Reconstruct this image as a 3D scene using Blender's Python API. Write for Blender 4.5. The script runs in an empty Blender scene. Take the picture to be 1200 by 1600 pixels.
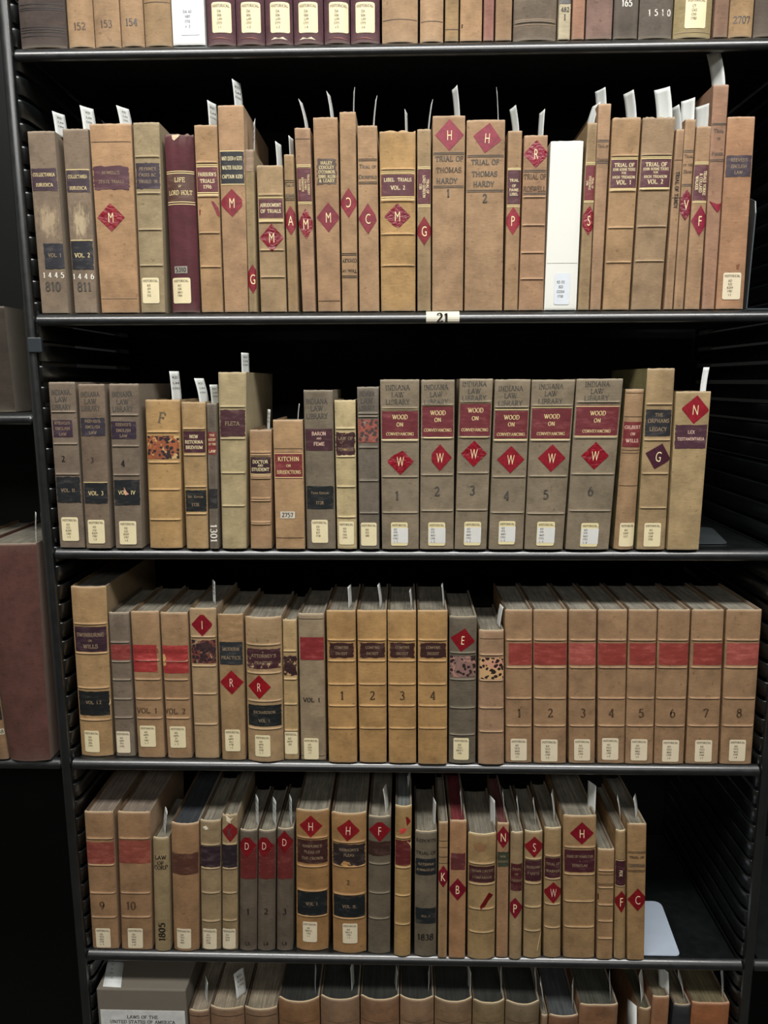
import bpy, math, random
from mathutils import Vector, Matrix

# ------------------------------------------------------------------ scene, camera, light
SC = bpy.context.scene
COL = SC.collection
random.seed(7)
R = math.radians

F_PX, PITCH, YAW, ROLL = 1168.57, 0.171882, 0.026314, -0.003506
D = 0.92542                       # distance from the camera to the front plane of the bookcase
CAMZ = 1.55                       # camera height over the floor
_f = Vector((-math.sin(YAW)*math.cos(PITCH), math.cos(YAW)*math.cos(PITCH), -math.sin(PITCH)))
_r0 = Vector((math.cos(YAW), math.sin(YAW), 0)); _u0 = _r0.cross(_f)
_r = _r0*math.cos(ROLL) + _u0*math.sin(ROLL)
_u = -_r0*math.sin(ROLL) + _u0*math.cos(ROLL)
CAM = Vector((0, 0, CAMZ))
cd = bpy.data.cameras.new('camera'); cam = bpy.data.objects.new('camera', cd); COL.objects.link(cam)
cd.sensor_fit = 'HORIZONTAL'; cd.sensor_width = 36.0; cd.lens = 36.0*F_PX/1200.0
cd.clip_start = 0.01
cam.matrix_world = Matrix((( _r.x, _u.x, -_f.x, CAM.x), (_r.y, _u.y, -_f.y, CAM.y), (_r.z, _u.z, -_f.z, CAM.z), (0, 0, 0, 1)))
SC.camera = cam

SC.view_settings.view_transform = 'Standard'; SC.view_settings.look = 'None'
SC.view_settings.gamma = 1; SC.view_settings.use_curve_mapping = False
SC.view_settings.exposure = 0.0

W = bpy.data.worlds.new('world'); SC.world = W; W.use_nodes = True
W.node_tree.nodes['Background'].inputs[0].default_value = (0.86, 0.93, 1.0, 1)
W.node_tree.nodes['Background'].inputs[1].default_value = 0.10

def area(name, loc, target, sx, sy, power, color):
    l = bpy.data.lights.new(name, 'AREA'); l.shape = 'RECTANGLE'; l.size = sx; l.size_y = sy
    l.energy = power; l.color = color
    o = bpy.data.objects.new(name, l); COL.objects.link(o); o.location = loc
    d = Vector(target) - Vector(loc); o.rotation_euler = d.to_track_quat('-Z', 'Y').to_euler()
    return o
area('aisle_tube_light', (0.0, -0.05, 2.87), (0.0, D, 1.0), 2.4, 0.30, 51, (1.0, 0.985, 0.955))
area('rear_tube_light', (0.0, -1.9, 2.87), (0.0, D, 1.1), 2.4, 0.60, 34, (1.0, 0.985, 0.955))

def at(x, y, Y):
    """point of the plane world-y = Y seen at photograph position x, y"""
    d = _f*F_PX + _r*(x-600.0) + _u*(800.0-y)
    return CAM + d*(Y/d.y)
def atz(x, y, Z):
    d = _f*F_PX + _r*(x-600.0) + _u*(800.0-y)
    return CAM + d*((Z-CAMZ)/d.z)

ZA = CAMZ + 0.3760; S = 0.2921
SHZ = {'A': ZA+0.0045, 'B': ZA-S, 'C': ZA-2*S, 'D': ZA-3*S, 'E': ZA-4*S, 'F': ZA-5*S}
XL, XR = -0.44870, 0.47200

# ------------------------------------------------------------------ materials
def lin(h):
    h = h.lstrip('#'); o = []
    for i in (0, 2, 4):
        c = int(h[i:i+2], 16)/255.0
        o.append(c/12.92 if c <= 0.04045 else ((c+0.055)/1.055)**2.4)
    return tuple(o)
def mul(c, k): return tuple(min(1, max(0, a*k)) for a in c)
def mixc(a, b, t): return tuple(x*(1-t)+y*t for x, y in zip(a, b))
MATS = {}
class NT:
    def __init__(s, name):
        s.m = bpy.data.materials.new(name); s.m.use_nodes = True; s.t = s.m.node_tree
        s.b = s.t.nodes['Principled BSDF']
    def n(s, typ, **kw):
        x = s.t.nodes.new(typ)
        for k, v in kw.items():
            if k.startswith('i_'): x.inputs[k[2:].replace('_', ' ')].default_value = v
            else: setattr(x, k, v)
        return x
    def l(s, a, b): s.t.links.new(a, b)
    def coords(s, scale=(1, 1, 1), rnd=True):
        tc = s.n('ShaderNodeTexCoord'); mp = s.n('ShaderNodeMapping'); mp.inputs['Scale'].default_value = scale
        s.l(tc.outputs['Object'], mp.inputs['Vector'])
        if rnd:
            oi = s.n('ShaderNodeObjectInfo'); m = s.n('ShaderNodeMath', operation='MULTIPLY'); m.inputs[1].default_value = 37.0
            s.l(oi.outputs['Random'], m.inputs[0]); s.l(m.outputs[0], mp.inputs['Location'])
        return mp.outputs[0]
    def noise(s, vec, scale, detail=3, rough=0.6):
        x = s.n('ShaderNodeTexNoise'); x.inputs['Scale'].default_value = scale
        x.inputs['Detail'].default_value = detail; x.inputs['Roughness'].default_value = rough
        s.l(vec, x.inputs['Vector']); return x.outputs['Fac']
    def ramp(s, fac, stops):
        x = s.n('ShaderNodeValToRGB'); cr = x.color_ramp
        while len(cr.elements) < len(stops): cr.elements.new(0.5)
        for e, (p, c) in zip(cr.elements, stops):
            e.position = p; e.color = (*c, 1) if len(c) == 3 else c
        s.l(fac, x.inputs[0]); return x.outputs[0]
    def mix(s, fac, a, b, mode='MIX'):
        x = s.n('ShaderNodeMix', data_type='RGBA', blend_type=mode)
        for v, k in ((fac, 0), (a, 6), (b, 7)):
            if isinstance(v, (int, float)): x.inputs[k].default_value = v
            elif isinstance(v, tuple): x.inputs[k].default_value = (*v, 1)
            else: s.l(v, x.inputs[k])
        return x.outputs[2]
    def bump(s, h, strength, dist=0.001):
        x = s.n('ShaderNodeBump'); x.inputs['Strength'].default_value = strength; x.inputs['Distance'].default_value = dist
        s.l(h, x.inputs['Height']); s.l(x.outputs[0], s.b.inputs['Normal'])

def cloth(hexc, worn=None):
    if sum(lin(hexc)) > 1.9: return plain('smooth_white_board', hexc, 0.6, 0.3, 0.02, 10)
    key = ('cloth', hexc, worn)
    if key in MATS: return MATS[key]
    c = lin(hexc); g = 0.3*c[0]+0.6*c[1]+0.1*c[2]; c = mixc(c, (g*1.02, g, g*0.96), 0.10); c = (c[0]*0.89, c[1]*0.865, c[2]*0.80); t = NT('book_cloth_'+hexc)
    v = t.coords()
    col = t.ramp(t.noise(v, 38, 5, 0.62), [(0.30, mul(c, 0.74)), (0.5, c), (0.72, mul(c, 1.24))])
    v2 = t.coords((1, 1, 6.0))
    st = t.ramp(t.noise(v2, 120, 3, 0.7), [(0.25, (0.80, 0.78, 0.75)), (0.6, (1.0, 1.0, 1.0)), (0.85, (1.12, 1.12, 1.12))])
    col = t.mix(1.0, col, st, 'MULTIPLY')
    # cross weave threads
    wv = t.coords((1, 1, 1), False)
    w1 = t.n('ShaderNodeTexWave', wave_type='BANDS', bands_direction='Z'); w1.inputs['Scale'].default_value = 480; w1.inputs['Distortion'].default_value = 2.5; w1.inputs['Detail'].default_value = 2
    t.l(wv, w1.inputs['Vector'])
    w2 = t.n('ShaderNodeTexWave', wave_type='BANDS', bands_direction='X'); w2.inputs['Scale'].default_value = 480; w2.inputs['Distortion'].default_value = 2.5; w2.inputs['Detail'].default_value = 2
    t.l(wv, w2.inputs['Vector'])
    ad = t.n('ShaderNodeMath', operation='ADD'); t.l(w1.outputs['Fac'], ad.inputs[0]); t.l(w2.outputs['Fac'], ad.inputs[1])
    thr = t.ramp(ad.outputs[0], [(0.0, (0.82, 0.82, 0.82)), (1.0, (1.12, 1.12, 1.12))])
    col = t.mix(1.0, col, thr, 'MULTIPLY')
    # sparse dark spots, pale scuffed edges, and highlights painted along the raised bands
    sp = t.ramp(t.noise(v, 210, 2, 0.5), [(0.27, (0.62, 0.58, 0.52)), (0.34, (1, 1, 1))])
    col = t.mix(0.7, col, sp, 'MULTIPLY')
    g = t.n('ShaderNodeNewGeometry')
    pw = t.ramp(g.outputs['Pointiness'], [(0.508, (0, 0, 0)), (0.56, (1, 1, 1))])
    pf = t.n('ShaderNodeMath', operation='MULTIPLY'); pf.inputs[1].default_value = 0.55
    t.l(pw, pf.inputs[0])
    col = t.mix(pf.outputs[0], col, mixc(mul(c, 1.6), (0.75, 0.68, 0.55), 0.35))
    t.l(col, t.b.inputs['Base Color']); t.b.inputs['Roughness'].default_value = 0.78
    t.b.inputs['Specular IOR Level'].default_value = 0.28
    hs = t.n('ShaderNodeMath', operation='ADD'); t.l(t.noise(v, 300, 3), hs.inputs[0]); t.l(ad.outputs[0], hs.inputs[1])
    t.bump(hs.outputs[0], 0.35, 0.0003)
    MATS[key] = t.m; return t.m

def plain(name, hexc, rough=0.6, spec=0.3, var=0.15, scale=60, bump=0.0, metal=0.0, bscale=300):
    key = (name, hexc, rough, var, bump)
    if key in MATS: return MATS[key]
    c = lin(hexc); t = NT(name); v = t.coords()
    col = t.ramp(t.noise(v, scale, 4), [(0.3, mul(c, 1-var)), (0.7, mul(c, 1+var))])
    t.l(col, t.b.inputs['Base Color']); t.b.inputs['Roughness'].default_value = rough
    t.b.inputs['Specular IOR Level'].default_value = spec; t.b.inputs['Metallic'].default_value = metal
    if bump: t.bump(t.noise(v, bscale, 4), bump, 0.0008)
    MATS[key] = t.m; return t.m

def worn(name, hexc, amount=0.45, rough=0.5, scale=420):
    """lettering ink or gilt that has rubbed away in spots"""
    key = (name, hexc, amount)
    if key in MATS: return MATS[key]
    c = lin(hexc); t = NT(name); v = t.coords()
    t.b.inputs['Base Color'].default_value = (*c, 1); t.b.inputs['Roughness'].default_value = rough
    a = t.ramp(t.noise(v, scale, 3, 0.7), [(amount-0.05, (0.12, 0.12, 0.12)), (amount+0.05, (1, 1, 1))])
    t.l(a, t.b.inputs['Alpha'])
    MATS[key] = t.m; return t.m

def leather(hexc, chips=None):
    """title label leather, rubbed a little paler in places"""
    key = ('leather', hexc, chips)
    if key in MATS: return MATS[key]
    c = lin(hexc); g = sum(c)/3; c = mixc(c, (g*1.25, g*1.02, g*0.9), 0.22); t = NT('label_leather_'+hexc); v = t.coords((1, 1, 3.0))
    col = t.ramp(t.noise(v, 55, 5, 0.7), [(0.3, mul(c, 0.72)), (0.52, c), (0.72, mixc(mul(c, 1.5), (0.4, 0.33, 0.26), 0.12))])
    if chips:
        f = t.ramp(t.noise(t.coords(), 95, 4, 0.65), [(0.60, (0, 0, 0)), (0.63, (1, 1, 1))])
        col = t.mix(f, col, lin(chips))
    t.l(col, t.b.inputs['Base Color']); t.b.inputs['Roughness'].default_value = 0.45
    t.b.inputs['Specular IOR Level'].default_value = 0.4
    t.bump(t.noise(v, 240, 4), 0.3, 0.0004)
    MATS[key] = t.m; return t.m

def sticker(hexc, crinkle):
    key = ('sticker', hexc, crinkle)
    if key in MATS: return MATS[key]
    c = mul(lin(hexc), 0.74); t = NT('red_sticker_'+hexc); v = t.coords((1, 1, 1.3))
    n = t.n('ShaderNodeTexNoise'); n.inputs['Scale'].default_value = 110; n.inputs['Detail'].default_value = 3; n.inputs['Distortion'].default_value = 1.5
    t.l(v, n.inputs['Vector'])
    col = t.ramp(n.outputs['Fac'], [(0.3, mul(c, 0.72)), (0.7, mul(c, 1.25))])
    t.l(col, t.b.inputs['Base Color']); t.b.inputs['Roughness'].default_value = 0.30 if crinkle else 0.42
    t.bump(n.outputs['Fac'], 0.9 if crinkle else 0.25, 0.0016 if crinkle else 0.0006)
    MATS[key] = t.m; return t.m

def marble(kind):
    key = ('marble', kind)
    if key in MATS: return MATS[key]
    t = NT('marbled_remnant_'+kind); v = t.coords()
    pal = {'orange': ('#A05A34', '#2A2024', '#C8A66E', '#7E4530'), 'redgrey': ('#8E4A3E', '#4A3A36', '#8B7B6C', '#A0584A'),
           'darkred': ('#3B2426', '#2A1B20', '#A08464', '#8A4536'), 'pinkdark': ('#8C6A62', '#2C1B18', '#B08070', '#7A6258'),
           'creamdark': ('#C9A070', '#24140F', '#C89078', '#C4A274')}[kind]
    p = [lin(x) for x in pal]
    n = t.n('ShaderNodeTexNoise'); n.inputs['Scale'].default_value = 75; n.inputs['Detail'].default_value = 3; n.inputs['Distortion'].default_value = 1.0
    t.l(v, n.inputs['Vector'])
    a = t.ramp(n.outputs['Fac'], [(0.42, p[0]), (0.45, p[3]), (0.55, p[0]), (0.58, p[2])])
    vo = t.n('ShaderNodeTexVoronoi', feature='F1'); vo.inputs['Scale'].default_value = 190; t.l(v, vo.inputs['Vector'])
    n2 = t.noise(v, 140, 3)
    m = t.n('ShaderNodeMath', operation='ADD'); t.l(vo.outputs['Distance'], m.inputs[0]); t.l(n2, m.inputs[1])
    f = t.ramp(m.outputs[0], [(0.90, (1, 1, 1)), (0.94, (0, 0, 0))])
    col = t.mix(f, a, p[1])
    t.l(col, t.b.inputs['Base Color']); t.b.inputs['Roughness'].default_value = 0.6
    MATS[key] = t.m; return t.m

def pages(hexc):
    key = ('pages', hexc)
    if key in MATS: return MATS[key]
    c = lin(hexc); t = NT('page_edges_'+hexc)
    a = t.noise(t.coords((60, 3.0, 3.0)), 6, 5, 0.7)
    b = t.noise(t.coords((1, 1, 1)), 30, 4)
    col = t.ramp(a, [(0.3, mul(c, 0.45)), (0.55, c), (0.75, mul(c, 1.5))])
    col = t.mix(0.8, col, t.ramp(b, [(0.3, (0.6, 0.6, 0.6)), (0.65, (1.1, 1.1, 1.1))]), 'MULTIPLY')
    t.l(col, t.b.inputs['Base Color']); t.b.inputs['Roughness'].default_value = 0.9
    t.bump(a, 0.6, 0.0012)
    MATS[key] = t.m; return t.m

def scratch(hexc):
    """bare pale patch rubbed through the cloth"""
    key = ('scratch', hexc)
    if key in MATS: return MATS[key]
    t = NT('rubbed_patch'); v = t.coords((1, 1, 0.35))
    t.b.inputs['Base Color'].default_value = (*lin(hexc), 1); t.b.inputs['Roughness'].default_value = 0.85
    n = t.noise(v, 230, 5, 0.75)
    tc = t.n('ShaderNodeTexCoord'); gd = t.n('ShaderNodeTexGradient', gradient_type='SPHERICAL'); mp = t.n('ShaderNodeMapping')
    mp.inputs['Location'].default_value = (-1, -1, -1); mp.inputs['Scale'].default_value = (2, 2, 2)
    t.l(tc.outputs['Generated'], mp.inputs['Vector'])
    sx = t.n('ShaderNodeSeparateXYZ'); t.l(mp.outputs[0], sx.inputs[0]); cx = t.n('ShaderNodeCombineXYZ')
    t.l(sx.outputs[0], cx.inputs[0]); t.l(sx.outputs[2], cx.inputs[2]); t.l(cx.outputs[0], gd.inputs[0])
    ad = t.n('ShaderNodeMath', operation='MULTIPLY_ADD'); ad.inputs[1].default_value = 0.42
    t.l(gd.outputs['Fac'], ad.inputs[0]); t.l(n, ad.inputs[2])
    a = t.ramp(ad.outputs[0], [(0.54, (0, 0, 0)), (0.78, (0.72, 0.72, 0.72))])
    t.l(a, t.b.inputs['Alpha'])
    MATS[key] = t.m; return t.m

def black_steel():
    key = 'steel'
    if key in MATS: return MATS[key]
    t = NT('black_enamelled_steel'); v = t.coords()
    col = t.ramp(t.noise(v, 25, 4), [(0.3, lin('#0C0F10')), (0.7, lin('#171B1C'))])
    t.l(col, t.b.inputs['Base Color'])
    t.b.inputs['Coat Weight'].default_value = 1.0; t.b.inputs['Coat Roughness'].default_value = 0.22
    r = t.ramp(t.noise(v, 70, 3), [(0.3, (0.30, 0.30, 0.30)), (0.7, (0.42, 0.42, 0.42))]); t.l(r, t.b.inputs['Roughness'])
    t.b.inputs['Specular IOR Level'].default_value = 0.9
    t.bump(t.noise(v, 900, 2), 0.12, 0.0002)
    MATS[key] = t.m; return t.m

# ------------------------------------------------------------------ object helpers
def link(o, parent=None):
    COL.objects.link(o)
    if parent is not None: o.parent = parent
    return o
def empty(name, loc, label, cat, group=None):
    o = bpy.data.objects.new(name, None); o.location = loc; o.empty_display_size = 0.02
    o['label'] = label; o['category'] = cat
    if group: o['group'] = group
    return link(o)
def mesh(name, vs, fs, mats, parent=None, smooth=False, midx=None, loc=None):
    me = bpy.data.meshes.new(name); me.from_pydata([tuple(v) for v in vs], [], fs)
    for m in (mats if isinstance(mats, (list, tuple)) else [mats]): me.materials.append(m)
    if midx: me.polygons.foreach_set('material_index', midx)
    if smooth: me.polygons.foreach_set('use_smooth', [True]*len(fs))
    me.update()
    if smooth: me.set_sharp_from_angle(angle=R(38))
    o = bpy.data.objects.new(name, me)
    if loc is not None: o.location = loc
    return link(o, parent)
def tag(o, label, cat, group=None):
    o['label'] = label; o['category'] = cat
    if group: o['group'] = group
    return o
def box(x0, x1, y0, y1, z0, z1):
    v = [(x0, y0, z0), (x1, y0, z0), (x1, y1, z0), (x0, y1, z0), (x0, y0, z1), (x1, y0, z1), (x1, y1, z1), (x0, y1, z1)]
    f = [(0, 3, 2, 1), (4, 5, 6, 7), (0, 1, 5, 4), (1, 2, 6, 5), (2, 3, 7, 6), (3, 0, 4, 7)]
    return v, f
def extrude_x(prof, x0, x1):
    """closed (y,z) outline swept from x0 to x1"""
    n = len(prof); v = [(x0, y, z) for y, z in prof] + [(x1, y, z) for y, z in prof]
    f = [(i, (i+1) % n, n+(i+1) % n, n+i) for i in range(n)] + [tuple(range(n))[::-1], tuple(range(n, 2*n))]
    return v, f
def joinm(parts):
    V, F = [], []
    for v, f in parts:
        o = len(V); V += list(v); F += [tuple(i+o for i in q) for q in f]
    return V, F


def _arc(cx, cy, rx, ry, a0, a1, n=9):
    return [(cx+rx*math.cos(R(a0+(a1-a0)*i/n)), cy+ry*math.sin(R(a0+(a1-a0)*i/n))) for i in range(n+1)]
def _v(x, a=0.0, b=1.0): return [(x, a), (x, b)]
# old-style book capitals and figures: (width, strokes, points that carry a serif)
SERIF = {
 'A': (.80, [[(.06, 0), (.40, 1)], [(.40, 1), (.74, 0)], [(.17, .34), (.63, .34)]], [(.06, 0), (.74, 0)]),
 'B': (.68, [_v(.14), [(.14, 1)]+_arc(.32, .77, .26, .23, 90, -90)+[(.14, .54)], [(.14, .54)]+_arc(.34, .27, .30, .27, 90, -90)+[(.14, 0)]], [(.12, 0), (.12, 1)]),
 'C': (.72, [_arc(.42, .5, .36, .5, 50, 312, 14), [(.66, .98), (.66, .72)]], []),
 'D': (.78, [_v(.14), [(.14, 1)]+_arc(.34, .5, .38, .5, 90, -90, 12)+[(.14, 0)]], [(.12, 0), (.12, 1)]),
 'E': (.66, [_v(.14), [(.14, .98), (.60, .98)], [(.14, .52), (.48, .52)], [(.14, .02), (.62, .02)], [(.60, .98), (.60, .80)], [(.62, .02), (.62, .24)], [(.48, .62), (.48, .42)]], [(.12, 0), (.12, 1)]),
 'F': (.62, [_v(.14), [(.14, .98), (.58, .98)], [(.14, .52), (.46, .52)], [(.58, .98), (.58, .78)], [(.46, .62), (.46, .42)]], [(.14, 0), (.12, 1)]),
 'G': (.78, [_arc(.42, .5, .36, .5, 50, 345, 14), [(.66, .98), (.66, .72)], [(.69, .40), (.69, .06)]], [(.66, .42)]),
 'H': (.84, [_v(.16), _v(.68), [(.16, .5), (.68, .5)]], [(.16, 0), (.16, 1), (.68, 0), (.68, 1)]),
 'I': (.36, [_v(.18)], [(.18, 0), (.18, 1)]),
 'J': (.46, [[(.28, 1), (.28, .18)]+_arc(.16, .16, .12, .16, 0, -120)], [(.28, 1)]),
 'K': (.80, [_v(.16), [(.66, 1), (.18, .42)], [(.32, .58), (.72, 0)]], [(.16, 0), (.16, 1), (.66, 1), (.72, 0)]),
 'L': (.64, [_v(.16), [(.16, .02), (.60, .02)], [(.60, .02), (.60, .26)]], [(.16, 0), (.16, 1)]),
 'M': (.98, [_v(.14), [(.14, 1), (.49, .08)], [(.49, .08), (.82, 1)], _v(.84)], [(.14, 0), (.12, 1), (.84, 0), (.86, 1)]),
 'N': (.84, [_v(.14), [(.14, 1), (.70, 0)], _v(.70)], [(.14, 0), (.12, 1), (.70, 1)]),
 'O': (.80, [_arc(.40, .5, .34, .5, 0, 360, 18)], []),
 'P': (.64, [_v(.14), [(.14, 1)]+_arc(.32, .74, .27, .26, 90, -90)+[(.14, .48)]], [(.14, 0), (.12, 1)]),
 'Q': (.80, [_arc(.40, .5, .34, .5, 0, 360, 18), [(.42, .15), (.74, -.14)]], []),
 'R': (.76, [_v(.14), [(.14, 1)]+_arc(.32, .75, .26, .25, 90, -90)+[(.14, .5)], [(.36, .5), (.70, 0)]], [(.14, 0), (.12, 1), (.70, 0)]),
 'S': (.60, [_arc(.30, .75, .23, .25, 35, 250, 9)+_arc(.31, .26, .25, .26, 75, -145, 9), [(.50, .98), (.50, .76)], [(.09, .02), (.09, .26)]], []),
 'T': (.74, [_v(.37), [(.05, .98), (.69, .98)], [(.05, .98), (.05, .76)], [(.69, .98), (.69, .76)]], [(.37, 0)]),
 'U': (.80, [[(.16, 1), (.16, .32)]+_arc(.41, .30, .25, .30, 180, 360, 9)+[(.66, 1)]], [(.16, 1), (.66, 1)]),
 'V': (.78, [[(.06, 1), (.39, 0)], [(.39, 0), (.72, 1)]], [(.06, 1), (.72, 1)]),
 'W': (1.1, [[(.06, 1), (.33, 0)], [(.33, 0), (.56, .94)], [(.52, .94), (.79, 0)], [(.79, 0), (1.04, 1)]], [(.06, 1), (.52, 1), (1.04, 1)]),
 'X': (.76, [[(.08, 1), (.68, 0)], [(.68, 1), (.08, 0)]], [(.08, 1), (.68, 0), (.68, 1), (.08, 0)]),
 'Y': (.74, [[(.06, 1), (.37, .46)], [(.68, 1), (.37, .46)], _v(.37, 0, .46)], [(.06, 1), (.68, 1), (.37, 0)]),
 'Z': (.68, [[(.10, .98), (.58, .98)], [(.58, 1), (.08, 0)], [(.08, .02), (.60, .02)]], []),
 '0': (.60, [_arc(.30, .5, .23, .5, 0, 360, 16)], []),
 '1': (.44, [_v(.24), [(.06, .80), (.24, .96)]], [(.24, 0)]),
 '2': (.58, [_arc(.28, .73, .20, .27, 160, -25, 9)+[(.08, .03)], [(.06, .04), (.52, .04)], [(.52, .04), (.52, .20)]], []),
 '3': (.58, [_arc(.27, .76, .19, .24, 150, -80, 8), _arc(.27, .28, .22, .28, 90, -150, 9)], []),
 '4': (.62, [_v(.42), [(.42, 1), (.05, .28)], [(.04, .28), (.58, .28)]], [(.42, 0)]),
 '5': (.58, [[(.14, .96), (.48, .96)], [(.14, .98), (.12, .54)]+_arc(.27, .31, .23, .31, 110, -150, 10)], []),
 '6': (.60, [_arc(.30, .31, .22, .31, 0, 360, 14), _arc(.48, .34, .40, .64, 105, 180, 8)], []),
 '7': (.56, [[(.08, .96), (.52, .96)], [(.52, .96), (.22, 0)], [(.08, .96), (.08, .78)]], []),
 '8': (.58, [_arc(.29, .76, .18, .24, 0, 360, 14), _arc(.29, .27, .22, .27, 0, 360, 14)], []),
 '9': (.60, [_arc(.30, .69, .22, .31, 0, 360, 14), _arc(.12, .66, .40, .64, 0, -75, 8)], []),
 '.': (.26, [[(.08, .05), (.18, .05)]], []), ',': (.26, [[(.14, .08), (.08, -.14)]], []), "'": (.24, [[(.13, .98), (.09, .72)]], []), ' ': (.42, [], []),
 '-': (.40, [[(.06, .40), (.34, .40)]], []), '&': (.84, [_arc(.36, .78, .16, .22, -60, 240, 12)+[(.78, 0)], _arc(.34, .24, .26, .24, 110, 360, 12)+[(.74, .56)]], []),
}
def serif_glyphs(st, wt):
    V, F = [], []; x0 = 0.0
    thick, thin = 0.15*wt, 0.065*wt
    for ch in st:
        sc, up = 1.0, ch
        if ch.islower(): up = ch.upper(); sc = 0.74
        if up not in SERIF: x0 += 0.4; continue
        w, strokes, sf = SERIF[up]
        for pl in strokes:
            n = len(pl); o = len(V)
            for i, (x, y) in enumerate(pl):
                a = pl[max(0, i-1)]; c = pl[min(n-1, i+1)]
                dx, dy = c[0]-a[0], c[1]-a[1]; L = math.hypot(dx, dy) or 1
                th = math.atan2(dy, dx); h = (thin+(thick-thin)*abs(math.sin(th-R(18))))/2
                V.append((x0+(x-dy/L*h)*sc, (y+dx/L*h)*sc)); V.append((x0+(x+dy/L*h)*sc, (y-dx/L*h)*sc))
            F += [(o+2*i, o+2*i+1, o+2*i+3, o+2*i+2) for i in range(n-1)]
        for x, y in sf:
            o = len(V); t = thin*0.9; yy = y if y < 0.5 else y-t
            V += [(x0+(x-.14)*sc, yy*sc), (x0+(x+.14)*sc, yy*sc), (x0+(x+.14)*sc, (yy+t)*sc), (x0+(x-.14)*sc, (yy+t)*sc)]
            F.append((o, o+1, o+2, o+3))
        x0 += (w+0.09)*sc
    if not V: return ([], [], 1.0)
    a = min(v[0] for v in V); b_ = max(v[0] for v in V)
    return ([(x-(a+b_)/2, y-0.5) for x, y in V], F, b_-a)
_TX = {}
def glyphs(s, bold=0.0):
    """outline mesh of a string in the built-in font, cap height 1, centred"""
    key = (s, bold)
    if key in _TX: return _TX[key]
    if bold > 0:
        _TX[key] = serif_glyphs(s, 1.0+bold*7); return _TX[key]
    cu = bpy.data.curves.new('t', 'FONT'); cu.body = s; cu.size = 1; cu.resolution_u = 3; cu.offset = -0.006
    cu.space_character = 1.05
    o = bpy.data.objects.new('t', cu); COL.objects.link(o)
    dg = bpy.context.evaluated_depsgraph_get(); me = o.evaluated_get(dg).to_mesh()
    vs = [(v.co.x, v.co.y) for v in me.vertices]; fs = [tuple(p.vertices) for p in me.polygons]
    o.evaluated_get(dg).to_mesh_clear(); bpy.data.objects.remove(o); bpy.data.curves.remove(cu)
    if not vs: return ([], [], 1.0)
    x0 = min(v[0] for v in vs); x1 = max(v[0] for v in vs)
    H = 0.73
    vs = [((x-(x0+x1)/2)/H, (y-H/2)/H) for x, y in vs]
    _TX[key] = (vs, fs, (x1-x0)/H); return _TX[key]

INK = {'fold': ('board_fold', '#C4C4BA'), 'gold': ('gilt_lettering', '#E3CE96'), 'dimgold': ('dull_gilt_lettering', '#9A8468'), 'black': ('black_ink', '#2A231E'), 'brown': ('brown_ink', '#54402F'),
       'white': ('white_ink', '#E9E4D8'), 'cream': ('cream_lettering', '#F0DFAE'), 'type': ('typed_ink', '#625946'), 'pink': ('pale_lettering', '#E7C3AE'),
       'grey': ('grey_ink', '#4F4A44'), 'dark': ('dark_stamp', '#1D1917'), 'pencil': ('pencil', '#6B5D49'), 'red': ('dull_red_lettering', '#7C2A24')}
def ink(c, wear=0.0):
    n, h = INK[c]
    return worn(n, h, wear) if wear else plain(n, h, 0.5, 0.3, 0.05)

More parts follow.
